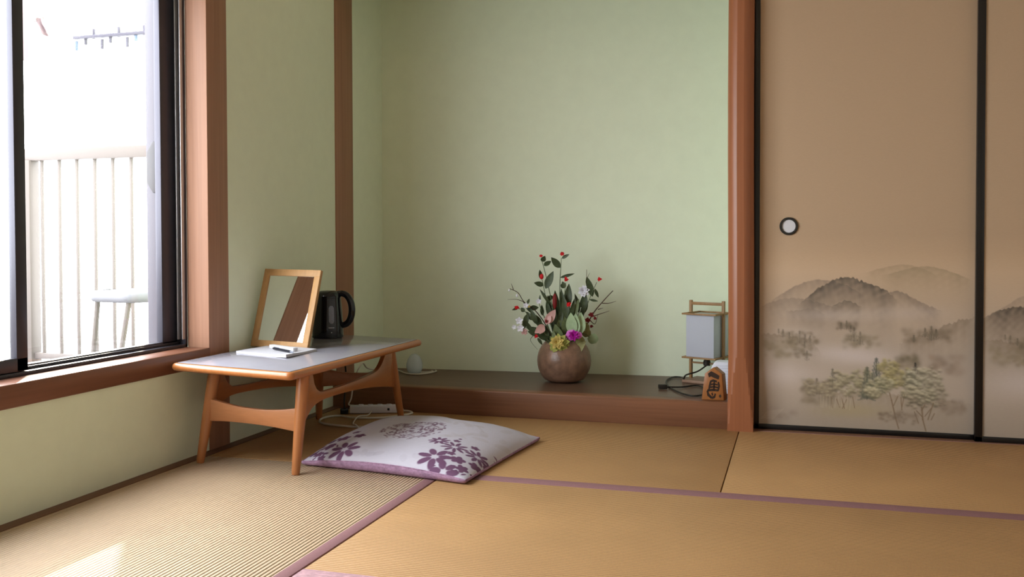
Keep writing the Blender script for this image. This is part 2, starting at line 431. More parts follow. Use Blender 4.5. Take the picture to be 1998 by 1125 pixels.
# ------------------------------------------------------------------ paintings (sliding doors)
class Canvas:
    def __init__(self, us, vs, base):
        self.us, self.vs = np.asarray(us, float), np.asarray(vs, float)
        self.U, self.V = np.meshgrid(self.us, self.vs)
        self.c = np.empty(self.U.shape + (3,)); self.c[:] = base
    def mix(self, a, col):
        self.c += (np.asarray(col, float) - self.c)*a[..., None]
    def win(self, x0, x1, y0, y1):
        i0, i1 = np.searchsorted(self.us, [x0, x1]); j0, j1 = np.searchsorted(self.vs, [y0, y1])
        return slice(j0, j1), slice(i0, i1)
    def spot(self, x, y, rx, ry, col, a, p=2.0):
        j, i = self.win(x - 2.6*rx, x + 2.6*rx, y - 2.6*ry, y + 2.6*ry)
        u, v = self.U[j, i], self.V[j, i]
        if u.size == 0: return
        d = ((u-x)/rx)**2 + ((v-y)/ry)**2
        al = a*np.exp(-d**(p/2))
        self.c[j, i] += (np.asarray(col, float) - self.c[j, i])*al[..., None]
    def line(self, x0, y0, x1, y1, w, col, a):
        m = w*2 + 2
        j, i = self.win(min(x0,x1)-m, max(x0,x1)+m, min(y0,y1)-m, max(y0,y1)+m)
        u, v = self.U[j, i], self.V[j, i]
        if u.size == 0: return
        dx, dy = x1-x0, y1-y0; t = np.clip(((u-x0)*dx + (v-y0)*dy)/(dx*dx+dy*dy+1e-9), 0, 1)
        d = np.hypot(u-x0-t*dx, v-y0-t*dy)
        al = a*np.exp(-(d/w)**2)
        self.c[j, i] += (np.asarray(col, float) - self.c[j, i])*al[..., None]
    def ridge(self, pts, col, a, fade, jag=1.0, seed=0, soft=1.2):
        r = np.random.default_rng(seed)
        xs = [p[0] for p in pts]; ys = [p[1] for p in pts]
        y = np.interp(self.us, xs, ys)
        for k in range(14):
            fr = r.uniform(.05, .9); y = y + jag*r.uniform(.2, .8)*np.sin(self.us*fr + r.uniform(0, 6))*.5
        wdt = (xs[-1]-xs[0])*.16
        e = np.clip((self.us - xs[0])/wdt, 0, 1)*np.clip((xs[-1]-self.us)/wdt, 0, 1)
        d = self.V - y[None, :]
        al = a*e[None, :]*np.clip(d/soft, 0, 1)*np.exp(-np.maximum(d, 0)/fade)
        mott = np.zeros_like(d)
        for k in range(6):
            mott += np.sin(self.U*r.uniform(.1,.5) + self.V*r.uniform(-.5,.5) + r.uniform(0,6))
        self.mix(al*(1+.06*mott), col)

def mural(cv):
    r = np.random.default_rng(5); rnd = r.uniform
    Vv = cv.V
    # paper darkens from plain beige to a greyer wash towards the foot
    t = np.clip((Vv-500)/190, 0, 1); cv.mix(t*.85, (164,152,141))
    t = np.clip((Vv-760)/70, 0, 1); cv.mix(t*.55, (140,128,115))
    cv.ridge([(1690,533),(1715,525),(1740,519),(1765,514.5),(1785,516),(1810,524),(1840,540)], (150,132,108), .55, 22, .4, 1)
    cv.ridge([(1725,537),(1760,528),(1785,521),(1803,518),(1825,519),(1850,525),(1880,536),(1903,546)], (142,126,102), .6, 26, .5, 2)
    cv.ridge([(1500,592),(1530,573),(1556,558),(1580,549),(1602,545),(1625,547),(1660,556),(1700,580)], (124,110,98), .62, 26, .7, 3)
    cv.ridge([(1478,602),(1500,594),(1525,585),(1545,582),(1575,584),(1610,592),(1650,604)], (132,118,106), .6, 30, 1.0, 4)
    cv.ridge([(1560,596),(1585,577),(1600,563),(1620,553),(1635,544),(1655,540),(1672,541),(1692,549),(1715,556),(1735,564),(1760,586)], (86,78,70), .85, 36, 1.1, 5)
    cv.ridge([(1715,580),(1740,570),(1755,565.5),(1770,569),(1790,580),(1815,592),(1845,604)], (112,100,90), .6, 24, 1.0, 6)
    cv.ridge([(1625,602),(1640,592),(1655,585),(1670,588),(1690,598)], (92,84,74), .6, 16, 1.2, 7)
    cv.ridge([(1535,610),(1560,606),(1590,601),(1605,609),(1620,616)], (118,106,95), .5, 20, 1.5, 8)
    # next panel
    cv.ridge([(1925,608),(1950,594),(1980,574),(2010,566),(2060,570),(2110,590)], (138,122,108), .5, 30, .6, 9)
    cv.ridge([(1900,628),(1918,612),(1940,600),(1965,593),(2000,590),(2060,586),(2120,600),(2180,622)], (92,82,72), .9, 42, 1.0, 10)
    cv.ridge([(2140,560),(2190,540),(2240,534),(2290,546),(2320,560)], (142,126,104), .55, 30, .6, 31)
    # mist
    for x, y, rx, ry, a in ((1660,690,80,16,.65),(1640,615,90,12,.35),(1530,735,70,22,.6),(1560,650,50,10,.25),(1700,700,60,12,.5),(1780,608,70,14,.3),
                            (1990,735,70,28,.6),(2100,720,90,26,.5),(2240,690,90,24,.5)):
        cv.spot(x, y, rx, ry, (190,178,174), a)
    def clump(x0, x1, y0, y1, n, col, a, rmin, rmax, light=None):
        for _ in range(n):
            x, y = rnd(x0, x1), rnd(y0, y1); q = rnd(rmin, rmax)
            cc = np.array(col)*rnd(.85, 1.15)
            cv.spot(x, y, q, q*.8, cc, a*rnd(.5, 1))
            if light is not None: cv.spot(x - .2*q, y - q*.7, q*.7, q*.45, light, a*.5*rnd(.3,1))
    def conifer(x, yt, h, wd, col, a):
        rows = int(h/2.2)
        for k in range(rows):
            f_ = k/rows; yy = yt + h*f_; hw = wd*(.12 + .88*f_)*(.8 + .35*((k % 3) == 0))
            for s in np.linspace(-hw, hw, max(2, int(hw/1.2))):
                cv.spot(x + s + rnd(-.6,.6), yy + abs(s)*.25, 1.5, 1.1, np.array(col)*rnd(.85,1.15), a)
        cv.line(x, yt-1, x, yt+h, 1.1, np.array(col)*.85, a)
    # middle-distance groves
    for dx in (0, 433):
        clump(1495+dx,1560+dx,668,700,50,(128,116,96),.4,4,8,(168,156,134))
        clump(1530+dx,1600+dx,650,672,40,(110,98,80),.5,3,6)
        clump(1555+dx,1590+dx,672,700,26,(108,98,82),.5,3,6,(160,150,128))
        cv.ridge([(1480+dx,655),(1510+dx,655),(1545+dx,658),(1585+dx,663),(1610+dx,690)], (126,112,96), .55, 22, 2, 11)
        for x, y, h in ((1531,647,14),(1544,652,12),(1565,649,22),(1576,656,14),(1586,658,14),(1575,671,10),(1580,688,18),(1522,646,8)):
            conifer(x+dx, y, h, h*.24, (96,90,78), .3)
    clump(1655,1722,655,678,50,(128,116,98),.45,4,7,(166,154,134))
    clump(1640,1680,630,642,24,(112,100,86),.5,3,6)
    for x, y, h in ((1659,627,16),(1648,631,12),(1674,640,26),(1686,648,24),(1667,636,12)):
        conifer(x, y, h, h*.26, (92,86,74), .35)
    clump(1770,1860,640,664,56,(122,108,92),.5,4,8)
    cv.ridge([(1760,668),(1785,655),(1820,645),(1850,630),(1880,618),(1910,612)], (124,110,94), .6, 34, 2.5, 12)
    for x, y, h in ((1823,634,26),(1811,638,16),(1790,652,12),(1832,640,18)):
        conifer(x, y, h, h*.28, (86,80,68), .4)
    # fore-ground wood
    cv.ridge([(1560,788),(1590,772),(1640,766),(1700,762),(1780,768),(1850,772),(1905,780)], (138,124,104), .5, 50, 1.5, 13)
    cv.spot(1680, 800, 60, 14, (156,142,108), .5); cv.spot(1640, 806, 40, 9, (154,140,110), .3)
    clump(1820,1880,690,722,40,(134,118,104),.4,5,9)
    clump(1755,1800,690,712,30,(110,100,82),.5,4,8)
    def crown(cx, cy, rx, ry, col, light, n=46, a=.6):
        for _ in range(n):
            an = rnd(0, 2*math.pi); q = math.sqrt(rnd(0,1))
            x, y = cx + rx*q*math.cos(an), cy + ry*q*math.sin(an)
            rr = rnd(2.6, 5.2)
            cv.spot(x, y + rr*.5, rr, rr*.6, np.array(col)*rnd(.8,1.1), a*.8)
            cv.spot(x, y - rr*.35, rr*.9, rr*.55, np.array(light)*rnd(.92,1.05), a*.9)
    D_, L_ = (104,98,78), (176,166,138)
    clump(1570,1640,745,790,90,(124,112,94),.4,4,8)
    conifer(1632,722,44,9,(86,86,72),.5); conifer(1600,742,30,8,(100,92,78),.45)
    crown(1592,757,18,16,(118,106,88),(160,148,124),40); crown(1645,742,20,18,D_,(172,160,134)); crown(1662,752,22,20,(112,104,84),L_)
    crown(1622,760,18,16,(120,108,90),(168,156,130)); crown(1690,735,20,20,(108,102,80),(168,158,128)); crown(1700,755,22,18,(104,98,78),(164,154,124))
    conifer(1700,716,62,15,(74,80,72),.6); conifer(1718,698,66,16,(66,74,68),.7); conifer(1793,705,34,8,(60,58,52),.7)
    crown(1742,712,22,14,(114,106,76),(168,156,112)); crown(1755,738,26,16,(112,104,72),(172,160,116)); crown(1760,728,30,18,(102,96,70),(170,158,114))
    crown(1722,752,24,14,(112,106,82),(182,172,142)); crown(1730,745,20,10,(100,98,76),(186,176,146)); crown(1712,764,16,10,D_,(190,180,150))
    crown(1785,738,16,20,(98,94,76),(170,162,138)); crown(1796,730,18,16,(104,100,84),(182,174,152)); crown(1800,748,26,18,(100,96,80),(184,176,152))
    crown(1786,760,20,14,(104,98,80),(184,174,148)); crown(1822,728,22,18,(112,106,90),(180,170,148)); crown(1826,752,22,18,(108,102,86),(176,166,144))
    crown(1800,778,26,12,(96,88,74),(166,154,132)); crown(1838,768,16,20,(112,104,88),(162,150,130)); crown(1812,766,20,12,(100,94,78),(180,170,146))
    tk = (112,94,74)
    for s in ((1748,778,1756,812,1.3),(1756,812,1762,832,1.2),(1748,778,1744,764,1),(1752,788,1760,770,.9),(1766,772,1768,796,.9),(1773,766,1768,790,.8),
              (1806,790,1808,812,1.6),(1808,812,1814,834,1.3),(1808,808,1796,796,1),(1806,795,1812,784,1),(1828,780,1818,812,1.1),(1812,806,1824,790,.9),(1830,800,1824,812,.9),
              (1640,780,1646,796,.8),(1650,778,1656,798,.8),(1660,780,1652,798,.8),(1630,778,1632,798,.7),(1672,775,1676,796,.7),(1792,798,1800,820,.8)):
        cv.line(*s[:4], s[4], tk, .85)
    for x in np.arange(1608, 1672, 6): cv.line(x, rnd(772,782), x + rnd(-2,2), rnd(794,802), .7, (176,164,142), .5)
    clump(1725,1800,800,822,60,(112,98,84),.45,2.5,5)
    clump(1840,1890,775,800,24,(132,116,102),.4,4,8)
    clump(1500,1570,800,822,24,(138,124,112),.3,4,8)
    for k in range(9): cv.line(1486+k*3, 826, 1500+k*4, 810-k*.7, .8, (186,170,158), .35)

def fusuma(name, x0, x1, yf, label, art_u, pull_x=None):
    """sliding paper door: black lacquered frame, painted paper face, round pull"""
    d = thing(name, ((x0+x1)/2, yf, 0), label, 'sliding door', kind='structure')
    H, fw = 1.89, .028
    fr = MB()
    fr.box((x0,yf,.002), (x1,yf+.024,.0225)); fr.box((x0,yf,H-.03), (x1,yf+.024,H))
    fr.box((x0,yf,.002), (x0+fw,yf+.024,H)); fr.box((x1-fw,yf,.002), (x1,yf+.024,H))
    fr.build('black_frame', M['black'], d, bevel=.002)
    xs = np.linspace(x0+fw-.001, x1-fw+.001, 360)
    zs = np.concatenate([[H-.03, 1.5, 1.2, .9, .8], np.linspace(.735, .0215, 320)])
    us = art_u + (xs - (x0+fw))*521.3
    sl = 472.5 + 30*(us.mean()-1483)/422
    vs = 500 + (.7137 - zs)*486
    cv = Canvas(us, vs, (181,155,128)); mural(cv)
    h, wdt = cv.U.shape
    wash = np.clip((cv.V-470)/60, 0, 1)[..., None]
    cv.c = cv.c*(1 + .10*wash)
    X, Z = np.meshgrid(xs, zs)
    verts = np.stack([X, np.full_like(X, yf+.006), Z], -1).reshape(-1, 3)
    idx = np.arange(h*wdt).reshape(h, wdt)
    faces = np.stack([idx[:-1,:-1], idx[1:,:-1], idx[1:,1:], idx[:-1,1:]], -1).reshape(-1, 4)
    me = bpy.data.meshes.new('painted_paper'); me.from_pydata(verts.tolist(), [], faces.tolist())
    ca = me.color_attributes.new('paint', 'FLOAT_COLOR', 'POINT')
    rgba = np.concatenate([lin_np(cv.c).reshape(-1, 3), np.ones((h*wdt, 1))], 1).astype(np.float32)
    ca.data.foreach_set('color', rgba.ravel())
    me.materials.append(M['mural'])
    o = bpy.data.objects.new('painted_paper', me); C.objects.link(o); attach(o, d)
    bk = MB().box((x0+.01,yf+.008,.01), (x1-.01,yf+.018,H-.01)).build('door_core', M['paper'], d, smooth=False)
    if pull_x:
        zc = .836
        ring = MB(); n = 40; rings = []
        for rr, yy in ((.0365,.006),(.0365,.001),(.034,-.0012),(.028,-.0012),(.0265,.001),(.0262,.0045)):
            rings.append([(pull_x + rr*math.cos(2*math.pi*k/n), yf + yy, zc + rr*math.sin(2*math.pi*k/n)) for k in range(n)])
        p = ring.loft(rings, False, False).build('finger_pull', M['ring'], d)
        pl = MB().loft([[(pull_x + rr*math.cos(2*math.pi*k/n), yf + yy, zc + rr*math.sin(2*math.pi*k/n)) for k in range(n)] for rr, yy in ((.0266,.0050),(.0266,.0040),(.012,.0044),(.002,.0046))]).build('pull_plate', M['pull'], None)
        pl.parent = p; pl.matrix_parent_inverse = Matrix.Translation(V((0,0,0)))
    return d
fusuma('door_1', 1.9185, 2.783, YF, 'sliding paper door with round pull and misty mountain painting beside the log post', 1482, 2.0612)
fusuma('door_2', 2.7525, 3.64, 3.998, 'sliding paper door cut off at the right edge with a second misty landscape', 1915)
struct(MB().box((1.925,3.985,-.03), (3.7,4.075,.0015)).build('trim_6', M['strip'], bevel=.001), 'low timber track beneath the sliding paper doors', 'door track')

# ------------------------------------------------------------------ low table
def outline(corners, rad, bow, n=10):
    """closed outline with rounded corners and slightly bowed sides"""
    pts = []; m = len(corners); cs = [V((c[0], c[1], 0)) for c in corners]
    for i in range(m):
        p, q, r_ = cs[i-1], cs[i], cs[(i+1) % m]
        a = q + (p-q).normalized()*rad; b = q + (r_-q).normalized()*rad
        for k in range(n+1):
            t = k/n; pts.append(a*(1-t)**2 + q*2*t*(1-t) + b*t*t)
        c2 = r_ + (q-r_).normalized()*rad
        e = (c2-b); nn = V((e.y, -e.x, 0)).normalized()
        for k in range(1, 16):
            t = k/16; pts.append(b + e*t + nn*bow*math.sin(math.pi*t))
    return pts
def offset(pts, d):
    out = []; n = len(pts)
    for i in range(n):
        t = (pts[(i+1) % n] - pts[i-1]).normalized(); nn = V((t.y, -t.x, 0))
        out.append(pts[i] + nn*d)
    return out
TOP = [(.036,2.800),(.537,2.700),(.552,3.742),(.036,3.868)]   # counter-clockwise from the near wall corner
TZ = .360
tbl = thing('low_table', (.29,3.3,0), 'low wooden table with white top and splayed legs beside the window wall', 'table')
ol = outline(TOP, .010, .003)
rings = []
for d_, z in ((-.06,TZ-.027),(.002,TZ-.027),(.010,TZ-.0245),(.0145,TZ-.019),(.016,TZ-.0125),(.014,TZ-.006),(.009,TZ-.0015),(.004,TZ),(0,TZ)):
    rings.append([(p.x, p.y, z) for p in offset(ol, d_)])
MB().loft(rings).build('wooden_edge', M['oak'], tbl, angle=50)
MB().loft([[(p.x,p.y,z) for p in offset(ol, d_)] for d_, z in ((-.0005,TZ-.001),(-.0005,TZ+.0006))]).build('edge_seam', M['seam'], tbl)
MB().loft([[(p.x,p.y,z) for p in offset(ol, d_)] for d_, z in ((-.0035,TZ-.001),(-.0035,TZ+.0009),(-.0045,TZ+.0013))]).build('white_top', M['laminate'], tbl, angle=60)
legs = {'FR': ((.4925,2.808),(.498,2.858)), 'FL': ((.0815,2.868),(.118,2.912)), 'BR': ((.419,3.862),(.392,3.795)), 'BL': ((.088,3.725),(.112,3.690))}
for k, (ft, tp) in legs.items():
    pts = [V((ft[0],ft[1],0)).lerp(V((tp[0],tp[1],TZ-.026)), t) for t in (0,.02,.25,.5,.75,1)]
    MB().tube(pts, [.0125,.0138,.0165,.019,.021,.0225], 20).build('leg', M['oakz'], tbl)
def rail(a, b, prof_top, prof_bot, th, name, m):
    """shaped board standing between two legs; profiles are (fraction along, height)"""
    a, b = V((a[0],a[1],0)), V((b[0],b[1],0)); d = b - a; nn = V((d.y,-d.x,0)).normalized()*th/2
    poly = [a + d*s + V((0,0,z)) for s, z in prof_bot] + [a + d*s + V((0,0,z)) for s, z in reversed(prof_top)]
    return MB().prism([p - nn for p in poly], nn*2).build(name, m, tbl, bevel=.003)
def smooth_prof(pts):
    q = catmull([(p[0], p[1], 0) for p in pts], 5); return [(p.x, p.y) for p in q]
tr = smooth_prof([(0,.332),(.07,.328),(.095,.285),(.13,.258),(.2,.246),(.5,.238),(.72,.240),(.80,.252),(.86,.285),(.90,.328),(1,.332)])
br = smooth_prof([(0,.165),(.04,.190),(.08,.208),(.16,.218),(.32,.214),(.5,.203),(.68,.186),(.82,.168),(1,.142)])
mid = lambda k, z: tuple(V((legs[k][0][0],legs[k][0][1])).lerp(V((legs[k][1][0],legs[k][1][1])), z/.326))
rail(mid('FR',.24), mid('BR',.24), tr, br, .020, 'side_rail', M['oak'])
rail(mid('FL',.24), mid('BL',.24), tr, br, .020, 'side_rail', M['oak'])
ts = smooth_prof([(0,.228),(.15,.218),(.35,.207),(.6,.204),(.8,.209),(1,.220)])
bs = smooth_prof([(0,.146),(.25,.151),(.5,.151),(.75,.147),(1,.138)])
rail(mid('FL',.18), mid('FR',.18), ts, bs, .018, 'end_stretcher', M['oakx'])
rail(mid('BL',.18), mid('BR',.18), ts, bs, .018, 'end_stretcher', M['oakx'])

# ------------------------------------------------------------------ things on the table
T0 = TZ + .0013
mr = thing('standing_mirror', (.155,3.285,T0), 'small wooden framed mirror leaning at the wall end of the low table', 'mirror')
BLc = V((.02,3.291,.3655)); BRc = V((.287,3.2625,.3620))
wv = (BRc - BLc); Wm = wv.length; wn = wv.normalized()
up0 = (V((0,0,1)) - wn*wn.z).normalized(); bk = wn.cross(up0); bk = bk if bk.y > 0 else -bk
ph = math.radians(17); uu = up0*math.cos(ph) + bk*math.sin(ph); nb = wn.cross(uu); nb = nb if nb.y > 0 else -nb
Hm, bw = .318, .027
def mp_(s, t, d=0): return BLc + wn*s + uu*t + nb*d
def fbar(s0, t0, s1, t1):
    return MB().obox((mp_(s0,t0)+mp_(s1,t1))/2 + nb*.008, wn*(s1-s0)/2, uu*(t1-t0)/2, nb*.008).v, MB().obox((0,0,0),(1,0,0),(0,1,0),(0,0,1)).f
fm = MB()
for q in ((0,0,Wm,bw),(0,Hm-bw,Wm,Hm),(0,bw-.001,bw,Hm-bw+.001),(Wm-bw,bw-.001,Wm,Hm-bw+.001)):
    fm.add(*fbar(*q))
fm.build('wooden_frame', M['frame'], mr, bevel=.002)
MB().obox(mp_(Wm/2,Hm/2,.007), wn*(Wm/2-bw+.003), uu*(Hm/2-bw+.003), nb*.002).build('mirror_glass', M['mirror'], mr, smooth=False)
MB().obox(mp_(Wm/2,Hm/2,.0135), wn*(Wm/2-.004), uu*(Hm/2-.004), nb*.002).build('back_board', M['strip'], mr, smooth=False)
pa = mp_(Wm*.42, Hm*.60, .016); pb = V((pa.x, pa.y+.085, T0)); 
st = MB(); st.prism([pa - wn*.02, pa + wn*.02, pb + wn*.03, pb - wn*.03], nb*.004); st.build('prop_stand', M['strip'], mr)

# kettle
CR = V((.9577,.2877,0)); CD = V((-.2877,.9577,0))
kc = V((.147,3.70,T0))
kt = thing('electric_kettle', kc, 'glossy black electric kettle behind the mirror on the low table', 'kettle')
MB().lathe(kc, [(.060,0),(.066,.003),(.067,.012),(.0655,.06),(.062,.12),(.058,.165),(.0575,.172)], 40).build('body', M['kettle'], kt)
MB().lathe(kc, [(.058,.1722),(.0585,.178),(.055,.190),(.046,.199),(.03,.204),(.008,.206)], 40).build('lid', M['kettle'], kt)
hp = [kc + CR*a + V((0,0,z)) for a, z in ((.040,.190),(.062,.192),(.084,.182),(.100,.155),(.105,.120),(.100,.088),(.088,.066),(.072,.056),(.056,.054))]
MB().tube(catmull(hp, 5), [.0125 + .0025*math.sin(math.pi*i/40) for i in range(41)], 14).build('handle', M['kettle'], kt)
sp_ = [kc - CR*a + V((0,0,z)) for a, z in ((.050,.135),(.066,.150),(.080,.168))]
MB().tube(sp_, [.022,.019,.013], 14).build('spout', M['kettle'], kt)
def on_body(ang, z, out):   # point on the kettle wall
    rr = float(np.interp(z, [0,.012,.06,.12,.165], [.066,.067,.0655,.062,.058])) + out
    dv = (-CD*math.cos(ang) + CR*math.sin(ang))
    return kc + dv*rr + V((0,0,z))
def patch(a0, a1, z0, z1, rnd=0, out=.0008):
    n = 10; mb = MB(); g = []
    for j in range(n+1):
        row = []
        for i in range(n+1):
            u, v = i/n, j/n; sh = (1 - abs(2*v-1)**6)**.5*.5 + .5 if rnd else 1
            am = (a0+a1)/2; row.append(on_body(am + (a0 + (a1-a0)*u - am)*sh, z0 + (z1-z0)*v, out))
        g.append(row)
    vs = [p for r_ in g for p in r_]
    return mb.add(vs, [(j*(n+1)+i, j*(n+1)+i+1, (j+1)*(n+1)+i+1, (j+1)*(n+1)+i) for j in range(n) for i in range(n)])
o = patch(.26,.62,.066,.142,1).build('water_window', M['kettle2'], kt); o['label'] = 'grey translucent water level window'
patch(.24,.62,.0465,.0500).build('printed_mark', M['kettle3'], kt); patch(.40,.46,.026,.0295).build('printed_dot', M['kettle3'], kt)

# notepad, card and pen
np_ = thing('notepad', (.22,3.17,T0), 'open white paper notepad lying flat at the near end of the table', 'notepad')
cn = [V((.0830,3.096,T0)), V((.350,2.998,T0)), V((.341,3.238,T0)), V((.100,3.316,T0))]
pg = MB(); n = 14; lay = []
for top in (0, 1):
    g = []
    for j in range(n+1):
        for i in range(n+1):
            u, v = i/n, j/n
            p = cn[0]*(1-u)*(1-v) + cn[1]*u*(1-v) + cn[2]*u*v + cn[3]*(1-u)*v
            lift = .006*max(0, (u - .6)/.4)**2*max(0, 1 - v*1.6)
            z = .0002 if not top else .0085 + .001*math.sin(3*u) + lift
            g.append(p + V((0,0,z + (lift*.6 if not top else 0))))
    lay.append(g)
m1 = n+1; fs = []
for top in (0, 1):
    b0 = top*m1*m1
    fs += [(b0+j*m1+i, b0+j*m1+i+1, b0+(j+1)*m1+i+1, b0+(j+1)*m1+i) for j in range(n) for i in range(n)]
edge = [i for i in range(m1)] + [j*m1+n for j in range(1, m1)] + [n*m1+i for i in range(n-1, -1, -1)] + [j*m1 for j in range(n-1, 0, -1)]
for a_, b_ in zip(edge, edge[1:] + edge[:1]): fs.append((a_, b_, b_+m1*m1, a_+m1*m1))
pg.add(lay[0] + lay[1], fs).build('page_block', M['paper'], np_, angle=40)
cdir = V((.169,-.090,0)).normalized(); cper = V((-cdir.y, cdir.x, 0)); cc = V((.240,3.168,T0+.0172))
bxx = MB().obox(cc, cdir*.084, cper*.010, V((0,0,.0065))); tag(bxx.build('small_box', M['card'], bevel=.0015), 'flat white card box on the notepad at the foot of the mirror', 'box')
pen = thing('pen', (.225,3.165,T0+.011), 'dark ballpoint pen lying on the white notepad', 'pen')
p0, p1 = V((.208,3.150,T0+.0160)), V((.345,3.060,T0+.0155)); pd = (p1-p0)
MB().tube([p0, p0+pd*.03, p0+pd*.8, p0+pd*.86], [.0035,.0048,.0048,.004], 12).build('barrel', M['pen'], pen)
MB().tube([p0+pd*.86, p0+pd*.95, p1], [.0038,.0026,.0008], 12).build('tip', M['pen2'], pen)
MB().tube([p0+pd*.04+V((0,0,.0058)), p0+pd*.3+V((0,0,.0062))], .0012, 6).build('clip', M['pen2'], pen)

# ------------------------------------------------------------------ floor cushion
cu = thing('floor_cushion', (.78,3.24,.001), 'flat square floor cushion, white with purple flowers, beside the low table', 'cushion')
Q = [V((.452,2.925,0)), V((1.082,2.838,0)), V((1.140,3.535,0)), V((.452,3.665,0))]
def cpos(u, v):
    """seam-plane position for u,v in -1..1, sides pulled in slightly between the corners"""
    a, b = (u+1)/2, (v+1)/2
    p = Q[0]*(1-a)*(1-b) + Q[1]*a*(1-b) + Q[2]*a*b + Q[3]*(1-a)*b
    c = (Q[0]+Q[1]+Q[2]+Q[3])/4
    pull = .007*((1-u*u)*v**8 + (1-v*v)*u**8)
    return p + (c-p).normalized()*pull if pull > 1e-6 else p
def seamz(u, v): return .016 + .020*(1 - (u*u*v*v)) + .012*max(0,v)*max(0,-u) - .025*max(0,u)**3*(1-v*v)
ng = 250; gu = np.linspace(-1, 1, ng); P = np.zeros((ng, ng, 3))
lump = lambda u, v: .006*math.sin(2.3*u+1.2)*math.sin(2.9*v) + .003*math.sin(6*u+v*2) - .018*math.exp(-((u-.15)**2/.05 + (v-.85)**2/.08))
for j, v in enumerate(gu):
    for i, u in enumerate(gu):
        p = cpos(u, v); e = (max(0,1-abs(u)**3.2)*max(0,1-abs(v)**3.2))
        wr = .0012*math.sin(40*u+8*v)*max(0,1-4*abs(abs(v)-.93)) 
        P[j, i] = (p.x, p.y, seamz(u, v) + .058*e**.62 + lump(u, v)*e + wr*e)
class CCanvas:
    def __init__(self): self.X, self.Y = P[...,0], P[...,1]; self.c = np.empty(P.shape); self.c[:] = (188,184,197)
    def mix(self, a, col): self.c += (np.asarray(col, float) - self.c)*a[..., None]
cc_ = CCanvas(); r6 = np.random.default_rng(3)
PUR = (104,72,100)
def el(x, y, ax, bx, ang, col=PUR, a=1.0):
    dx, dy = cc_.X-x, cc_.Y-y; c, s = math.cos(ang), math.sin(ang)
    d = ((dx*c+dy*s)/ax)**2 + ((-dx*s+dy*c)/bx)**2
    cc_.mix(a*np.clip((1.15-d)/.3, 0, 1), col)
def daisy(x, y, R, n, a0, wid=.2, col=PUR):
    for k in range(n):
        an = a0 + 2*math.pi*k/n; el(x+R*.6*math.cos(an), y+R*.6*math.sin(an), R*.4, R*wid, an, col)
    
def blossom(x, y, R, n=5, a0=0., col=PUR):
    for k in range(n):
        an = a0 + 2*math.pi*k/n; el(x+R*.5*math.cos(an), y+R*.5*math.sin(an), R*.5, R*.38, an, col)
# faint woven damask
for _ in range(26):
    el(r6.uniform(.8,1.1), r6.uniform(3.1,3.55), r6.uniform(.01,.05), r6.uniform(.006,.02), r6.uniform(0,3.1), (174,166,172), .35)
for x in np.linspace(.60,.74,6): el(x, 2.93+r6.uniform(-.01,.01), .012, .02, r6.uniform(0,3), (168,162,176), .4)
for x in np.linspace(.84,.92,3): el(x, 2.91+r6.uniform(-.01,.01), .012, .02, r6.uniform(0,3), (172,166,180), .3)
# centre chrysanthemum ball of short strokes
for _ in range(230):
    an = r6.uniform(0, 2*math.pi); q = math.sqrt(r6.uniform(0,1))*.118
    x, y = .754+q*math.cos(an), 3.200+q*1.12*math.sin(an)
    el(x, y, r6.uniform(.006,.014), .0034, an + math.pi/2 + r6.uniform(-.9,.9), (116,90,108), .9)
# near right cluster, a rounded spray cut by the corner
daisy(.945,2.925,.062,7,.3,.2); daisy(.975,3.035,.05,9,.1,.13); daisy(.905,3.07,.04,9,.5,.16); daisy(1.06,3.03,.046,9,.4,.15); daisy(1.0,2.86,.05,6,1.0,.24)
for x, y, R in ((1.02,2.945,.034),(1.05,2.90,.03),(1.075,2.96,.03),(1.10,3.02,.028),(.985,2.975,.02),(1.035,2.865,.022),(1.03,3.09,.022),(.96,3.10,.018)):
    blossom(x, y, R*.78, 5, r6.uniform(0,3))
for _ in range(46):
    an = r6.uniform(0, 2*math.pi); q = math.sqrt(r6.uniform(.15,1))*.165; x, y = 1.03+q*math.cos(an), 2.965+q*1.1*math.sin(an)
    if x > .93 and y < 3.13: el(x, y, r6.uniform(.006,.016), r6.uniform(.003,.006), r6.uniform(0,3.14))
# near left cluster
daisy(.600,2.955,.056,7,.2,.2)
for x, y, R in ((.520,3.00,.03),(.545,3.06,.034),(.505,2.95,.022),(.475,2.965,.024),(.50,3.06,.024),(.60,3.075,.03),(.48,3.02,.02),(.525,2.925,.02),(.56,3.13,.022)):
    blossom(x, y, R*.78, 5, r6.uniform(0,3))
for _ in range(38):
    x, y = r6.uniform(.455,.62), r6.uniform(2.90,3.17)
    if (x-.47)*1.0 + (y-2.92)*.55 < .155: el(x, y, r6.uniform(.006,.015), r6.uniform(.003,.006), r6.uniform(0,3.14))
idx = np.arange(ng*ng).reshape(ng, ng)
faces = np.stack([idx[:-1,:-1], idx[:-1,1:], idx[1:,1:], idx[1:,:-1]], -1).reshape(-1, 4)
me = bpy.data.meshes.new('printed_cover'); me.from_pydata(P.reshape(-1,3).tolist(), [], faces.tolist())
for p in me.polygons: p.use_smooth = True
ca = me.color_attributes.new('paint', 'FLOAT_COLOR', 'POINT')
ca.data.foreach_set('color', np.concatenate([lin_np(cc_.c).reshape(-1,3), np.ones((ng*ng,1))],1).astype(np.float32).ravel())
me.materials.append(M['cloth']); o = bpy.data.objects.new('printed_cover', me); C.objects.link(o); attach(o, cu)
o['label'] = 'white upper cover printed with purple flowers'
un = MB(); rr_ = []
def rim(s, k=40):
    out = []
    for t in range(4*k):
        e, f_ = divmod(t, k); q = -1 + 2*f_/k
        u, v = ((q,-1),(1,q),(-q,1),(-1,-q))[e]; out.append((u*s, v*s))
    return out
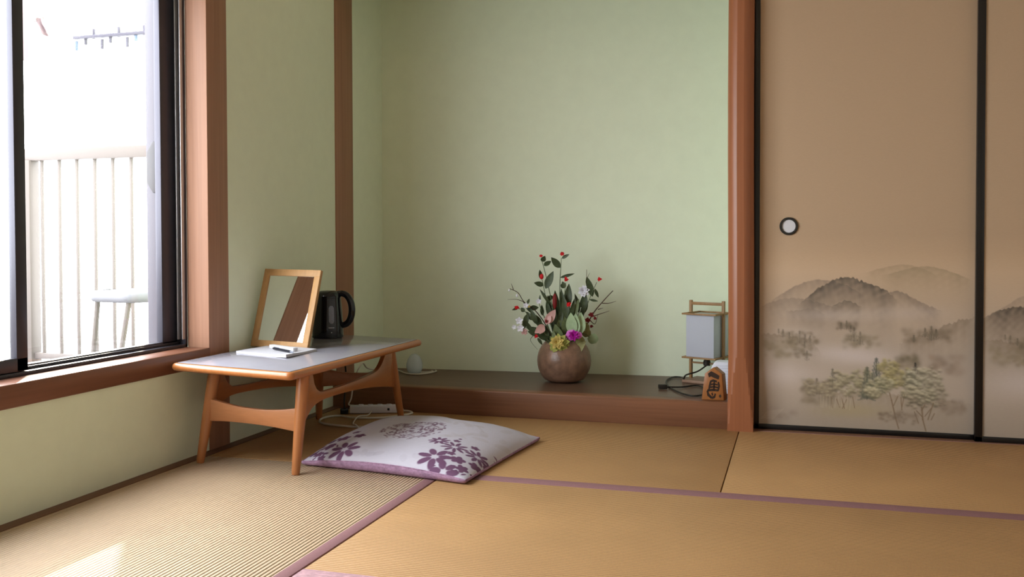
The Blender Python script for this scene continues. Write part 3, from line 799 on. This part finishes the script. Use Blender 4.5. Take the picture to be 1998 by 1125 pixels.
for s, zf in ((1.0,1.0),(1.006,.90),(1.004,.6),(.994,.25),(.97,.04),(.6,.0),(.05,.0)):
    ring = []
    for u, v in rim(1.0):
        p = cpos(u, v); c = (Q[0]+Q[1]+Q[2]+Q[3])/4; p = c + (p-c)*s
        ring.append((p.x, p.y, .0018 + (seamz(u, v)-.001)*zf))
    rr_.append(ring)
o = un.loft(rr_, False, True).build('lower_cover', M['purple'], cu, angle=80); o['label'] = 'mottled purple underside and edge'
pip = [cpos(u, v) + V((0,0,seamz(u, v)+.0005)) for u, v in rim(1.0, 30)]
o = MB().tube(pip + [pip[0]], .0022, 6).build('seam_piping', M['purple'], cu)

# ------------------------------------------------------------------ power strip and cords
ps = thing('power_strip', (.265,3.905,.001), 'white multi socket power strip on the floor below the far table leg', 'power strip')
a_, b_ = V((.165,3.868,0)), V((.372,3.952,0)); dd = (b_-a_); dn = dd.normalized(); pn = V((-dn.y,dn.x,0)); cen = (a_+b_)/2 + pn*.02
MB().obox(cen + V((0,0,.0185)), dn*dd.length/2, pn*.022, V((0,0,.0165))).build('housing', M['white'], ps, bevel=.004)
for k in range(4):
    q = cen + dn*(-.062 + .042*k) + V((0,0,.035)); s_ = MB().lathe(q, [(.0125,0),(.0125,.003),(.0115,.0042)], 18).build('socket', M['white'], ps)
    hh = MB(); hh.box((q.x-.004,q.y-.001,q.z+.0040), (q.x-.002,q.y+.004,q.z+.0046)); hh.box((q.x+.002,q.y-.001,q.z+.0040), (q.x+.004,q.y+.004,q.z+.0046)); hh = hh.build('socket_slot', M['hole'], None); hh.parent = s_
q = cen + dn*.062 - pn*.0222 + V((0,0,.019)); MB().obox(q, dn*.005, pn*.0008, V((0,0,.005))).build('switch', M['hole'], ps)
pl = thing('black_plug', (.14,3.86,.001), 'black plug and cord standing against the wall end of the power strip', 'plug')
MB().obox(V((.139,3.868,.014)), dn*.018, pn*.014, V((0,0,.0125))).build('plug_body', M['kettle'], pl, bevel=.004)
MB().tube(catmull([(.139,3.87,.026),(.135,3.875,.06),(.128,3.90,.12),(.13,3.90,.20),(.135,3.86,.29),(.14,3.80,.318)], 6), .0038, 8).build('plug_cord', M['dcord'], pl)
loop = catmull([(.374,3.972,.018),(.366,4.00,.010),(.375,3.99,.006),(.398,3.985,.006),(.424,3.965,.006),(.438,3.93,.006),(.405,3.86,.006),(.344,3.795,.006),(.235,3.765,.006),(.160,3.79,.006),(.118,3.76,.006),(.112,3.70,.006),(.140,3.635,.006),(.199,3.597,.006),(.280,3.585,.006),(.348,3.583,.006),(.42,3.61,.006),(.46,3.66,.006)], 8)
MB().tube(loop, .0045, 8).build('power_cord', M['cord'], ps)
o = MB().tube(catmull([(.275,3.86,.018),(.285,3.80,.013),(.262,3.76,.0145),(.27,3.70,.006),(.30,3.63,.006),(.335,3.582,.0145),(.385,3.53,.006)], 8), .0028, 8).build('plugged_cord', M['cord'], ps)
o['label'] = 'thin white cord running toward the cushion'

# glass night light and its cord in the alcove
eg = thing('egg_lamp', (.243,4.44,ZT), 'small egg shaped frosted glass lamp at the left end of the alcove floor', 'lamp')
ec = V((.243,4.44,ZT))
MB().lathe(ec, [(.026,.0),(.036,.012),(.0415,.03),(.041,.048),(.035,.070),(.024,.088),(.012,.097),(.003,.099)], 28).build('glass_body', M['egg'], eg)
MB().lathe(ec, [(.020,.0005),(.020,.010),(.012,.014)], 20).build('lamp_base', M['white'], eg)
MB().tube(catmull([ec+V((.02,.0,.006)),(.30,4.47,ZT+.004),(.318,4.50,ZT+.004),(.30,4.53,ZT+.004)], 6), .003, 8).build('tail_cord', M['cord'], eg)
MB().tube(catmull([(.318,4.54,ZT+.0045),(.335,4.50,ZT+.0045),(.315,4.42,ZT+.0045),(.27,4.375,ZT+.0045),(.21,4.40,ZT+.0045),(.15,4.47,ZT+.0045),(.11,4.50,ZT+.0045),(.08,4.42,ZT+.012),(.10,4.20,ZT+.05),(.16,4.02,ZT+.10),(.172,3.955,ZT+.09),(.150,3.945,ZT+.03),(.135,3.945,.06),(.125,3.94,.03),(.16,3.92,.03)], 7), .0036, 8).build('hanging_cord', M['cord'], eg)

# ------------------------------------------------------------------ vase and artificial flowers
vc = V((1.036,4.375,ZT))
va = thing('round_vase', vc, 'round brown glazed pottery vase standing on the alcove floor', 'vase')
prof = [(.058,0),(.068,.002)] + [(math.sqrt(.128**2-(z-.100)**2), z) for z in (.012,.025,.04,.06,.08,.1,.12,.14,.155,.168,.178,.186)] + [(.082,.193),(.074,.196),(.068,.194),(.070,.186),(.100,.15),(.11,.09),(.06,.02)]
MB().lathe(vc, prof, 64, True, True).build('vase_body', M['vase'], va, angle=60)

def fp(px, py, d=0.0):
    """local sheet of the bouquet: photo-scale units to metres across, up and in depth"""
    return V((vc.x, vc.y, 0)) + CR*((px-1101)/408) + CD*d + V((0,0,.0945 + (748-py)/406))
def leaf_mb(a, b, wid, bend=.12, n=8, mb=None, roll=0., fold=.25):
    a, b = V(a), V(b); d = b-a; L = d.length; t = d.normalized()
    s = t.cross(V((-CD.x,-CD.y,.25))).normalized()
    nn = s.cross(t).normalized()
    s, nn = s*math.cos(roll) + nn*math.sin(roll), nn*math.cos(roll) - s*math.sin(roll)
    mb = mb or MB(); vs = []; fs = []
    for i in range(n+1):
        u = i/n; w_ = wid*(math.sin(math.pi*min(1, u**.8))**.85)*.5 + .0004
        c = a + d*u + nn*bend*L*math.sin(math.pi*u)*.5
        vs += [c - s*w_ + nn*w_*fold, c, c + s*w_ + nn*w_*fold, c - nn*.0006]
    for i in range(n):
        k = 4*i
        fs += [(k,k+1,k+5,k+4), (k+1,k+2,k+6,k+5), (k+2,k+3,k+7,k+6), (k+3,k,k+4,k+7)]
    fs += [(0,3,2,1), (4*n,4*n+1,4*n+2,4*n+3)]
    return mb.add(vs, fs)
def spray(label, stem_pts, leaves=(), blooms=(), stem_mat='stem', leaf_mat='leaf', r=.0022, d=0., group='artificial flower stems in the vase', cat='flower', extra=()):
    t = thing('flower_stem', vc + V((0,0,.17)), label, cat, group)
    ps_ = catmull([fp(p[0], p[1], (p[2] if len(p) > 2 else d)) for p in stem_pts], 5)
    rr = [r*(1.25 - .6*i/(len(ps_)-1)) for i in range(len(ps_))]
    MB().tube(ps_, rr, 7).build('stem', M[stem_mat], t)
    for e in extra:
        es = catmull([fp(p[0], p[1], (p[2] if len(p) > 2 else d)) for p in e], 4)
        MB().tube(es, [r*(.9 - .6*i/(len(es)-1)) for i in range(len(es))], 6).build('side_twig', M[stem_mat], t)
    for lf in leaves:
        x0, y0, x1, y1, wd = lf[:5]; mm = lf[5] if len(lf) > 5 else leaf_mat; dd_ = lf[6] if len(lf) > 6 else d
        leaf_mb(fp(x0,y0,dd_), fp(x1,y1,dd_+random.uniform(-.02,.02)), wd/408, random.uniform(-.2,.25), roll=random.uniform(-.35,.35)).build('leaf', M[mm], t, angle=60)
    for b in blooms:
        kind, x, y, R, mm = b[:5]; dd_ = b[5] if len(b) > 5 else d - .01
        c = fp(x, y, dd_); R = R/408; mb = MB()
        if kind == 'bud': mb.ball(c, R, 10, 7, (.8,.8,1.15)); nm = 'bud'
        elif kind == 'longbud': mb.ball(c, R, 10, 9, (.42,.42,1.4)); nm = 'bud'
        elif kind == 'tuft':
            for k in range(9):
                an = 2*math.pi*k/9 + random.uniform(-.3,.3); e = random.uniform(.3,1)
                v_ = CR*math.cos(an)*e - CD*random.uniform(.1,.9) + V((0,0,math.sin(an)*e))
                leaf_mb(c, c + v_.normalized()*R*random.uniform(.8,1.15), R*.75, .3, 4, mb)
            mb.ball(c - CD*R*.3, R*.45, 8, 6); nm = 'blossom'
        elif kind == 'star':
            n_ = b[6] if len(b) > 6 else 5; a0 = random.uniform(0, 6)
            for k in range(n_):
                an = a0 + 2*math.pi*k/n_
                v_ = CR*math.cos(an) + V((0,0,math.sin(an))) - CD*.35
                leaf_mb(c, c + v_*R, R*.8, .25, 6, mb)
            mb.ball(c - CD*R*.12, R*.2, 8, 6); nm = 'blossom'
        elif kind == 'ruff':
            for lay_ in range(3):
                n_ = 6 + lay_
                for k in range(n_):
                    an = 2*math.pi*k/n_ + lay_*.5 + random.uniform(-.2,.2); tl = .25 + .45*(2-lay_)
                    v_ = (CR*math.cos(an) + V((0,0,math.sin(an))) - CD*tl).normalized()
                    leaf_mb(c + CD*.01, c + v_*R*(.55+.25*lay_), R*.75, .35, 6, mb)
            nm = 'blossom'
        elif kind == 'disc':
            n_ = 18; v1 = CR; v2 = V((0,0,1))*.97 - CD*.25
            rings_ = []
            for rr2, dz in ((.06,.08),(.5,.05),(.9,.0),(1.0,-.06),(.9,-.08),(.4,.0)):
                rings_.append([c + v1*math.cos(2*math.pi*k/n_)*R*rr2*(1+.06*math.sin(3*k)) + v2*math.sin(2*math.pi*k/n_)*R*rr2*(1+.05*math.cos(2*k)) - CD*R*dz for k in range(n_)])
            mb.loft(rings_); nm = 'round_leaf'
        mb.build(nm, M[mm], t, angle=60)
    return t
spray('tallest stem with a red bud at its tip above the vase', [(1100,690),(1097,640),(1093,590),(1093,555),(1095,520),(1096,503)], [(1094,522,1076,502,13),(1097,504,1111,496,6),(1094,541,1121,533,6),(1095,560,1104,553,10)], [('tuft',1097,495,5.5,'red')])
spray('tall left stem with a brownish red bud and broad leaves', [(1092,690),(1085,640),(1077,590),(1070,555),(1064,530),(1058,508)], [(1062,518,1076,509,10),(1065,562,1080,528,15),(1058,510,1064,499,10),(1072,590,1054,563,6),(1072,575,1076,585,12)], [('tuft',1056,499,4.5,'red')], d=-.02)
spray('stem with a round red bud under a pointed leaf, left of centre', [(1090,690),(1078,640),(1070,600),(1064,570),(1059,545)], [(1058,545,1054,526,8),(1062,556,1043,551,10),(1074,620,1070,575,12),(1078,630,1070,590,10)], [('bud',1058,539,5,'red')], d=.02)
spray('short stem with a red flower at the middle top of the bouquet', [(1103,690),(1103,620),(1102,570),(1104,550)], [(1103,560,1097,548,8),(1106,600,1110,552,16,'leaf'),(1104,610,1096,565,10)], [('tuft',1104,544,5.5,'red')], d=-.03)
spray('stem with a long dark red bud near the middle', [(1092,690),(1088,640),(1084,605)], [(1088,640,1078,590,9),(1090,640,1098,592,10)], [('longbud',1082,585,11,'darkred')], d=-.05)
spray('stem with a bright red blossom low in the middle', [(1106,690),(1108,640),(1108,600)], [(1108,625,1120,585,9),(1107,620,1098,575,14),(1112,630,1128,580,12,'leaf2'),(1108,606,1126,600,6)], [('tuft',1108,590,6,'red')], d=-.06)
spray('right hand stem ending in a small red flower', [(1110,690),(1122,660),(1136,620),(1150,582),(1164,550)], [(1156,578,1146,540,13),(1160,562,1168,580,6),(1150,583,1166,586,5),(1140,610,1143,572,12),(1130,640,1138,590,9)], [('tuft',1168,544,5.5,'red')], d=-.01)
spray('bare dark twig standing up on the right', [(1110,690),(1128,640),(1142,590),(1145,560),(1146,526)], [(1146,556,1146,540,4)], [], 'twig', r=.0017, d=.03, extra=[[(1146,544),(1152,532)]], cat='twig')
spray('white chrysanthemum on the right of the bouquet', [(1108,690),(1124,630),(1138,580)], [(1130,610,1122,572,9),(1132,600,1146,566,9),(1126,630,1118,590,8,'leaf2')], [('ruff',1139,567,12,'whitep')], d=.01)
spray('brown branching twig reaching out to the far right', [(1112,690),(1140,640),(1158,608),(1178,584),(1195,566)], [], [('tuft',1152,612,6,'darkred'),('tuft',1146,622,6,'darkred'),('tuft',1160,618,4,'darkred'),('tuft',1153,634,4,'darkred')], 'twig', r=.0028, d=-.02, extra=[[(1174,590),(1188,590),(1201,586)],[(1154,616),(1172,610),(1188,605)],[(1166,602),(1176,599)],[(1150,622),(1160,630),(1166,612)]], cat='twig')
spray('dark twig with white buds reaching to the far left', [(1090,690),(1070,640),(1046,605),(1024,588),(1012,570),(996,562)], [(1030,592,1034,582,5),(1034,600,1052,599,10),(1040,610,1022,588,7)], [('bud',995,565,2.2,'whitep'),('bud',1010,575,3,'whitep'),('star',1027,594,6,'whitep'),('bud',1033,596,2.6,'yellow')], 'twig', r=.0022, d=.0, extra=[[(1024,588),(1010,583),(992,583)],[(1003,564),(999,552)]], cat='twig')
spray('low left stem with a red bud at the far end', [(1090,692),(1066,650),(1040,622),(1024,604),(1011,599)], [(1012,598,1000,602,5),(1024,606,1018,598,8),(1030,610,1022,640,11),(1040,622,1028,606,9),(1048,630,1036,600,10),(1056,634,1046,612,12)], [('tuft',1009,597,5.5,'red')], d=-.03)
spray('hanging left stem with white and pale pink blossoms', [(1088,692),(1062,656),(1040,645),(1024,632),(1014,626)], [(1040,645,1026,622,9),(1052,650,1030,642,10),(1060,650,1036,634,12)], [('star',1014,622,8,'whitep'),('star',1016,636,8,'whitep'),('star',1004,634,5,'whitep'),('ruff',1024,643,7,'pink')], d=-.05)
spray('slim stem with a small white blossom left of centre', [(1090,690),(1072,640),(1058,605),(1053,590)], [(1054,588,1055,575,4),(1060,615,1058,594,8)], [('star',1052,587,6,'whitep')], d=.02)
spray('stem with a pink lily leaning left', [(1092,692),(1080,655),(1066,630)], [(1064,628,1083,600,17,'pink'),(1064,626,1074,612,14,'pink'),(1062,630,1043,644,15,'pink'),(1060,632,1052,646,12,'pink'),(1070,650,1058,636,9)], [('bud',1065,622,3,'darkred')], d=-.08)
spray('drooping stem with a red flower and a long grass blade', [(1090,694),(1074,664),(1056,652),(1047,652)], [(1049,655,1058,668,6),(1066,658,1046,646,10),(1070,656,1056,640,14)], [('tuft',1046,651,5,'red')], d=-.06, extra=[[(1046,646),(1036,656),(1038,664),(1049,677)]])
spray('large yellow ruffled flower at the rim of the vase', [(1094,700),(1090,680),(1088,668)], [(1092,690,1072,650,18,'leaf2'),(1092,690,1078,640,18,'leaf2')], [('ruff',1090,664,20,'yelgr',-.095),('ruff',1085,661,14,'yellow',-.118),('disc',1100,668,9,'yelgr',-.10),('disc',1080,672,8,'yelgr',-.10)], d=-.07)
spray('magenta orchid flower at the right of the vase rim', [(1106,700),(1112,675),(1117,655)], [(1110,690,1128,668,16,'olive'),(1112,690,1141,660,17,'olive'),(1108,690,1120,672,14,'olive')], [('disc',1113,648,11,'orchid',-.10),('ruff',1117,648,11,'magenta',-.112),('disc',1126,648,7,'orchid',-.105)], d=-.07)
spray('stem of pale green round leaves on the right side', [(1108,695),(1122,660),(1138,648),(1150,655)], [], [('disc',1137,636,12,'olive',-.05),('disc',1156,658,10.5,'pale',-.03),('disc',1143,646,9,'olive',-.04),('disc',1130,660,9,'olive',-.08)], r=.0018, d=-.04, cat='foliage')
spray('stem of broad pale green leaves in the middle of the bouquet', [(1102,695),(1106,660),(1110,630)], [(1116,648,1112,606,22,'pale',-.075),(1127,650,1132,606,22,'pale',-.07),(1121,650,1121,607,18,'pale',-.08),(1102,658,1090,618,24,'leaf2',-.06),(1108,655,1099,612,20,'leaf2',-.05),(1094,665,1082,628,20,'leaf2',-.06)], [('disc',1096,632,12,'leaf2',-.05),('disc',1108,622,9,'pale',-.03)], r=.0018, d=-.04, cat='foliage')
spray('dense dark green foliage stem at the back of the bouquet', [(1100,695),(1098,640),(1096,600)], [(1094,640,1084,566,17),(1098,640,1096,562,15),(1102,640,1108,560,17),(1106,650,1122,582,14),(1112,650,1132,585,11),(1090,660,1070,600,12),(1086,670,1052,625,14),(1082,672,1048,640,12),(1108,660,1128,606,12)], [], d=.04, cat='foliage')

# ------------------------------------------------------------------ paper floor lamp in the alcove
la = thing('andon_lamp', (1.690,4.53,ZT), 'small wooden framed paper lantern lamp standing in the alcove beside the log post', 'lamp')
lx0, lx1, ly0, ly1 = -.078, .078, -.078, .078; zb, zt_ = .232, .432
LR = math.radians(-22)
def lplace(mb):
    c_, s_ = math.cos(LR), math.sin(LR)
    mb.v = [(1.690 + x*c_ - y*s_, 4.53 + x*s_ + y*c_, z) for x, y, z in mb.v]
    return mb
lplace(MB().box((lx0+.006,ly0+.005,zb), (lx1-.006,ly1-.005,zt_))).build('paper_shade', M['shade'], la, bevel=.004)
for z in (zb-.004, zt_):
    fmb = MB(); e = .009
    fmb.box((lx0-e,ly0-e,z), (lx1+e,ly0+.003,z+.008)); fmb.box((lx0-e,ly1-.003,z), (lx1+e,ly1+e,z+.008))
    fmb.box((lx0-e,ly0+.003,z), (lx0+.003,ly1-.003,z+.008)); fmb.box((lx1-.003,ly0+.003,z), (lx1+e,ly1-.003,z+.008))
    lplace(fmb).build('shade_rim', M['lampwood'], la, bevel=.0012)
for x in (lx0-.006, lx1+.006):
    lplace(MB().box((x-.0065,-.007,ZT+.012), (x+.0065,.007,.496))).build('post', M['lampwood'], la, bevel=.001)
lplace(MB().box((lx0,-.005,.474), (lx1,.005,.488))).build('carry_bar', M['lampwood'], la, bevel=.001)
lplace(MB().box((lx0-.014,-.075,ZT+.0005), (lx1+.014,.075,ZT+.014))).build('base_board', M['plank'], la, bevel=.002)
MB().lathe((1.690,4.53,0), [(.016,.19),(.018,.205),(.012,.222),(.012,.232)], 16).build('lamp_socket', M['dcord'], la)
lplace(MB().box((lx0+.002,-.004,.196), (lx1-.002,.004,.204))).build('cross_bar', M['lampwood'], la, bevel=.001)
lc = catmull([(1.690,4.53,.192),(1.65,4.50,.165),(1.60,4.47,.15),(1.585,4.50,.128),(1.56,4.62,ZT+.006),(1.52,4.62,ZT+.005),(1.505,4.50,ZT+.005),(1.535,4.33,ZT+.005),(1.60,4.17,ZT+.005),(1.656,4.095,ZT+.005),(1.70,4.11,ZT+.005),(1.715,4.22,ZT+.005),(1.69,4.33,ZT+.005),(1.655,4.385,ZT+.005),(1.60,4.315,ZT+.006),(1.555,4.285,ZT+.008),(1.532,4.272,ZT+.010)], 7)
MB().tube(lc, .0038, 8).build('lamp_cord', M['dcord'], la)
MB().obox((1.518,4.266,ZT+.0115), (.018,.007,0), (-.004,.011,0), (0,0,.010)).build('cord_plug', M['dcord'], la, bevel=.003)

# carved shogi piece
sg = thing('carved_shogi_piece', (1.757,4.05,ZT), 'carved wooden shogi piece with dark brush character at the alcove edge by the log post', 'ornament')
lean = .010
def sgp(s, t, d=0.):   # s across 0..1 at the foot, t up 0..1
    z = .136*t; y = 4.028 + lean*t + d
    return V((1.7585 + (s-.5)*.092, y, ZT + .0005 + z))
front = [sgp(0,0), sgp(1,0), sgp(.965,.80), sgp(.60,1.0), sgp(.21,.80)]
front = [sgp(.0,0), sgp(1.0,0), sgp(.90,.80), sgp(.52,1.0), sgp(.13,.80)]
MB().prism(front, (0.012,.036,0)).build('wooden_block', M['komawood'], sg, bevel=.002)
def stroke(pts, wd, name='carved_stroke'):
    mb = MB()
    vs = []
    n_ = len(pts)
    for i in range(n_):
        a = V(pts[max(0,i-1)] + (0,)); b = V(pts[min(n_-1,i+1)] + (0,)); t = (b-a).normalized(); q = V((-t.y,t.x,0))*wd*1.4*(.6 + .4*math.sin(math.pi*(i+.5)/n_))
        p = V(pts[i] + (0,))
        vs.append(((p+q).x,(p+q).y)); vs.append(((p-q).x,(p-q).y))
    poly = [vs[2*i] for i in range(n_)] + [vs[2*i+1] for i in reversed(range(n_))]
    return [sgp(s, t, -.0007) for s, t in poly]
st_mb = MB()
for pts, wd in (([(.30,.745),(.42,.80),(.58,.75),(.78,.69)],.058), ([(.38,.56),(.52,.60),(.68,.565)],.028), ([(.40,.56),(.36,.42),(.33,.30)],.032),
                ([(.40,.47),(.55,.49),(.72,.47)],.022), ([(.38,.385),(.55,.405),(.74,.385)],.022), ([(.56,.60),(.56,.45),(.55,.30)],.026),
                ([(.74,.56),(.78,.44),(.74,.30)],.032), ([(.76,.30),(.5,.31),(.26,.285)],.028), ([(.26,.285),(.30,.16),(.46,.06)],.036), ([(.46,.06),(.58,.10),(.62,.20)],.03),
                ([(.46,.22),(.50,.14)],.024), ([(.80,.16),(.86,.10)],.035)):
    st_mb.prism(stroke(pts, wd), (0,.0012,0))
st_mb.build('carved_character', M['ink'], sg, smooth=False)

# white ridged box behind the piece
wb = thing('ridged_box', (1.79,4.23,ZT), 'white rounded box with fine ridges half hidden behind the carved piece', 'box')
prof_ = [(1.738,.113),(1.738,.215)] + [(1.738+.028*(1-math.cos(a)), .215+.036*math.sin(a)) for a in (.4,.8,1.2,1.57)] + [(1.835,.251),(1.835,.113)]
MB().prism([(x,4.19,z) for x, z in prof_], (0,.085,0)).build('box_body', M['white2'], wb, bevel=.003)
rg = MB()
for k in range(11): rg.box((1.742 + (.012 if k > 9 else 0), 4.1885, .120+.0115*k), (1.833,4.1905,.1235+.0115*k))
rg.build('ridge_pattern', M['white2'], wb, bevel=.0005)

# ------------------------------------------------------------------ balcony seen through the window
BZ = .12
struct(MB().box((-2.6,-.5,BZ-.1), (-.21,4.3,BZ)).build('floor_balcony', M['balcony'], smooth=False), 'pale balcony floor outside the window', 'floor')
br_ = thing('balcony_railing', (-1.2,4.0,BZ), 'cream metal balcony railing with thin uprights seen through the window', 'railing')
MB().box((-1.8,3.975,1.197), (-.215,4.03,1.258)).build('top_rail', M['rail'], br_, bevel=.006)
MB().box((-1.8,3.985,.175), (-.215,4.02,.205)).build('bottom_rail', M['rail'], br_, bevel=.003)
x = -1.641
while x < -.25:
    MB().box((x-.007,3.993,.20), (x+.007,4.007,1.2)).build('baluster', M['rail'], br_, bevel=.001); x += .1095
MB().box((-1.79,3.965,BZ), (-1.69,4.035,1.2)).build('corner_post', M['rail'], br_, bevel=.004)
sl = thing('stool', (-.74,3.55,BZ), 'white padded stool with splayed metal legs on the balcony', 'stool')
seat = MB(); sr = []
for d_, z in ((-.02,.515),(0,.520),(.008,.535),(.006,.555),(-.012,.566),(-.06,.570)):
    sr.append([(p.x,p.y,z) for p in offset(outline([(-.885,3.44),(-.63,3.40),(-.50,3.70),(-.76,3.74)], .05, 0), d_)])
seat.loft(sr).build('seat_pad', M['stoolw'], sl, angle=60)
for tx, ty, bx, by in ((-.855,3.47,-.885,3.45),(-.66,3.43,-.70,3.38),(-.54,3.67,-.50,3.70),(-.74,3.71,-.77,3.75)):
    MB().tube([(bx,by,BZ),(tx,ty,.52)], .012, 10).build('leg', M['rail'], sl)
hr = thing('peg_hanger', (-.88,3.6,1.70), 'grey laundry peg hanger hanging above the balcony', 'laundry hanger')
MB().box((-1.06,3.57,1.698), (-.60,3.60,1.712)).build('hanger_frame', M['hanger'], hr, bevel=.003)
for k, xx in enumerate((-1.05,-1.0,-.955,-.91,-.865,-.82,-.775,-.73,-.685,-.64)):
    MB().obox((xx,3.585,1.694+.024*((k*7)%3-1)), (.006,0,0), (0,.005,0), (0,0,.022)).build('peg', M['hangerb' if k in (0,7) else 'hanger'], hr, bevel=.002)
for xx in (-.98,-.70): MB().tube([(xx,3.585,1.712),(-.85,3.585,2.3)], .0012, 5).build('hanging_string', M['hanger'], hr)
def cloth(name, x0, x1, y, z0, z1, m, label, seed):
    n_ = 12; vs = []; fs = []
    for th in (0, .004):
        for j in range(n_+1):
            for i in range(n_+1):
                u, v = i/n_, j/n_
                vs.append((x0+(x1-x0)*u + .01*math.sin(4*v+seed), y + th + .012*math.sin(9*u+seed+2*v), z0+(z1-z0)*v + .012*math.sin(5*u+seed)*(1-v)))
    m1_ = n_+1; k_ = m1_*m1_
    for b0 in (0, k_): fs += [(b0+j*m1_+i, b0+j*m1_+i+1, b0+(j+1)*m1_+i+1, b0+(j+1)*m1_+i) for j in range(n_) for i in range(n_)]
    ed = [i for i in range(m1_)] + [j*m1_+n_ for j in range(1, m1_)] + [n_*m1_+i for i in range(n_-1, -1, -1)] + [j*m1_ for j in range(n_-1, 0, -1)]
    for a1, b1 in zip(ed, ed[1:]+ed[:1]): fs.append((a1, b1, b1+k_, a1+k_))
    return tag(MB().add(vs, fs).build(name, m, angle=60), label, 'laundry')
cloth('hanging_towel', -1.16, -1.018, 3.3, 1.555, 2.2, M['laundry'], 'long pale pink towel hanging outside beside the near window sash', .4)
cloth('hanging_cloth', -1.013, -.975, 3.32, 1.668, 1.735, M['laundry'], 'small pink cloth corner hanging right of the long towel', 1.4)
tag(MB().tube([(-2.2,3.31,2.25),(-.35,3.31,2.25)], .014, 10).build('laundry_pole', M['rail']), 'laundry drying pole above the balcony', 'pole')

# ------------------------------------------------------------------ light
wd = bpy.data.worlds.new('hazy_sky'); bpy.context.scene.world = wd; wd.use_nodes = True
bg = wd.node_tree.nodes['Background']; bg.inputs[0].default_value = (.93,.965,1.0,1); bg.inputs[1].default_value = 9.0
sun = bpy.data.lights.new('sun', 'SUN'); sun.energy = 3.4; sun.angle = math.radians(1.2); sun.color = (1.0,.87,.66)
so_ = bpy.data.objects.new('sun', sun); C.objects.link(so_)
el_ = math.radians(28.0); dirv = V((.565*math.cos(el_)/1.0, -.825*math.cos(el_), -math.sin(el_)))
so_.rotation_euler = dirv.to_track_quat('-Z', 'Y').to_euler(); so_.location = (-3,5,4)
po = bpy.data.lights.new('window_portal', 'AREA'); po.shape = 'RECTANGLE'; po.size = 2.2; po.size_y = 1.7
po.cycles.is_portal = True
poo = bpy.data.objects.new('window_portal', po); C.objects.link(poo); poo.location = (-.21,(WY0+YJ0)/2,(SZ1+WZ1)/2)
poo.rotation_euler = V((1,0,0)).to_track_quat('-Z', 'Y').to_euler()

# ------------------------------------------------------------------ camera
cam = bpy.data.cameras.new('camera'); cam.sensor_width = 36; cam.sensor_fit = 'HORIZONTAL'
cam.lens = 1850.02/1998*36; cam.shift_y = -(562.5 - 513.57)/1998
co = bpy.data.objects.new('camera', cam); C.objects.link(co)
yaw, pitch, roll = -.2918, -.0240, -.0024
fw = V((math.sin(yaw)*math.cos(pitch), math.cos(yaw)*math.cos(pitch), math.sin(pitch)))
rt = V((math.cos(yaw), -math.sin(yaw), 0)); upv = rt.cross(fw)
r2 = math.cos(roll)*rt + math.sin(roll)*upv; u2 = -math.sin(roll)*rt + math.cos(roll)*upv
mx_ = Matrix((r2, u2, -fw)).transposed().to_4x4(); mx_.translation = V((2.0929, 0, .78))
co.matrix_world = mx_
cam.clip_start = .05
sc_ = bpy.context.scene; sc_.camera = co
sc_.view_settings.view_transform = 'Standard'; sc_.view_settings.look = 'None'; sc_.view_settings.gamma = 1
sc_.view_settings.use_curve_mapping = False; sc_.view_settings.exposure = 0.8
sc_.cycles.max_bounces = 12; sc_.cycles.diffuse_bounces = 6; sc_.cycles.transparent_max_bounces = 12
sc_.cycles.use_denoising = True
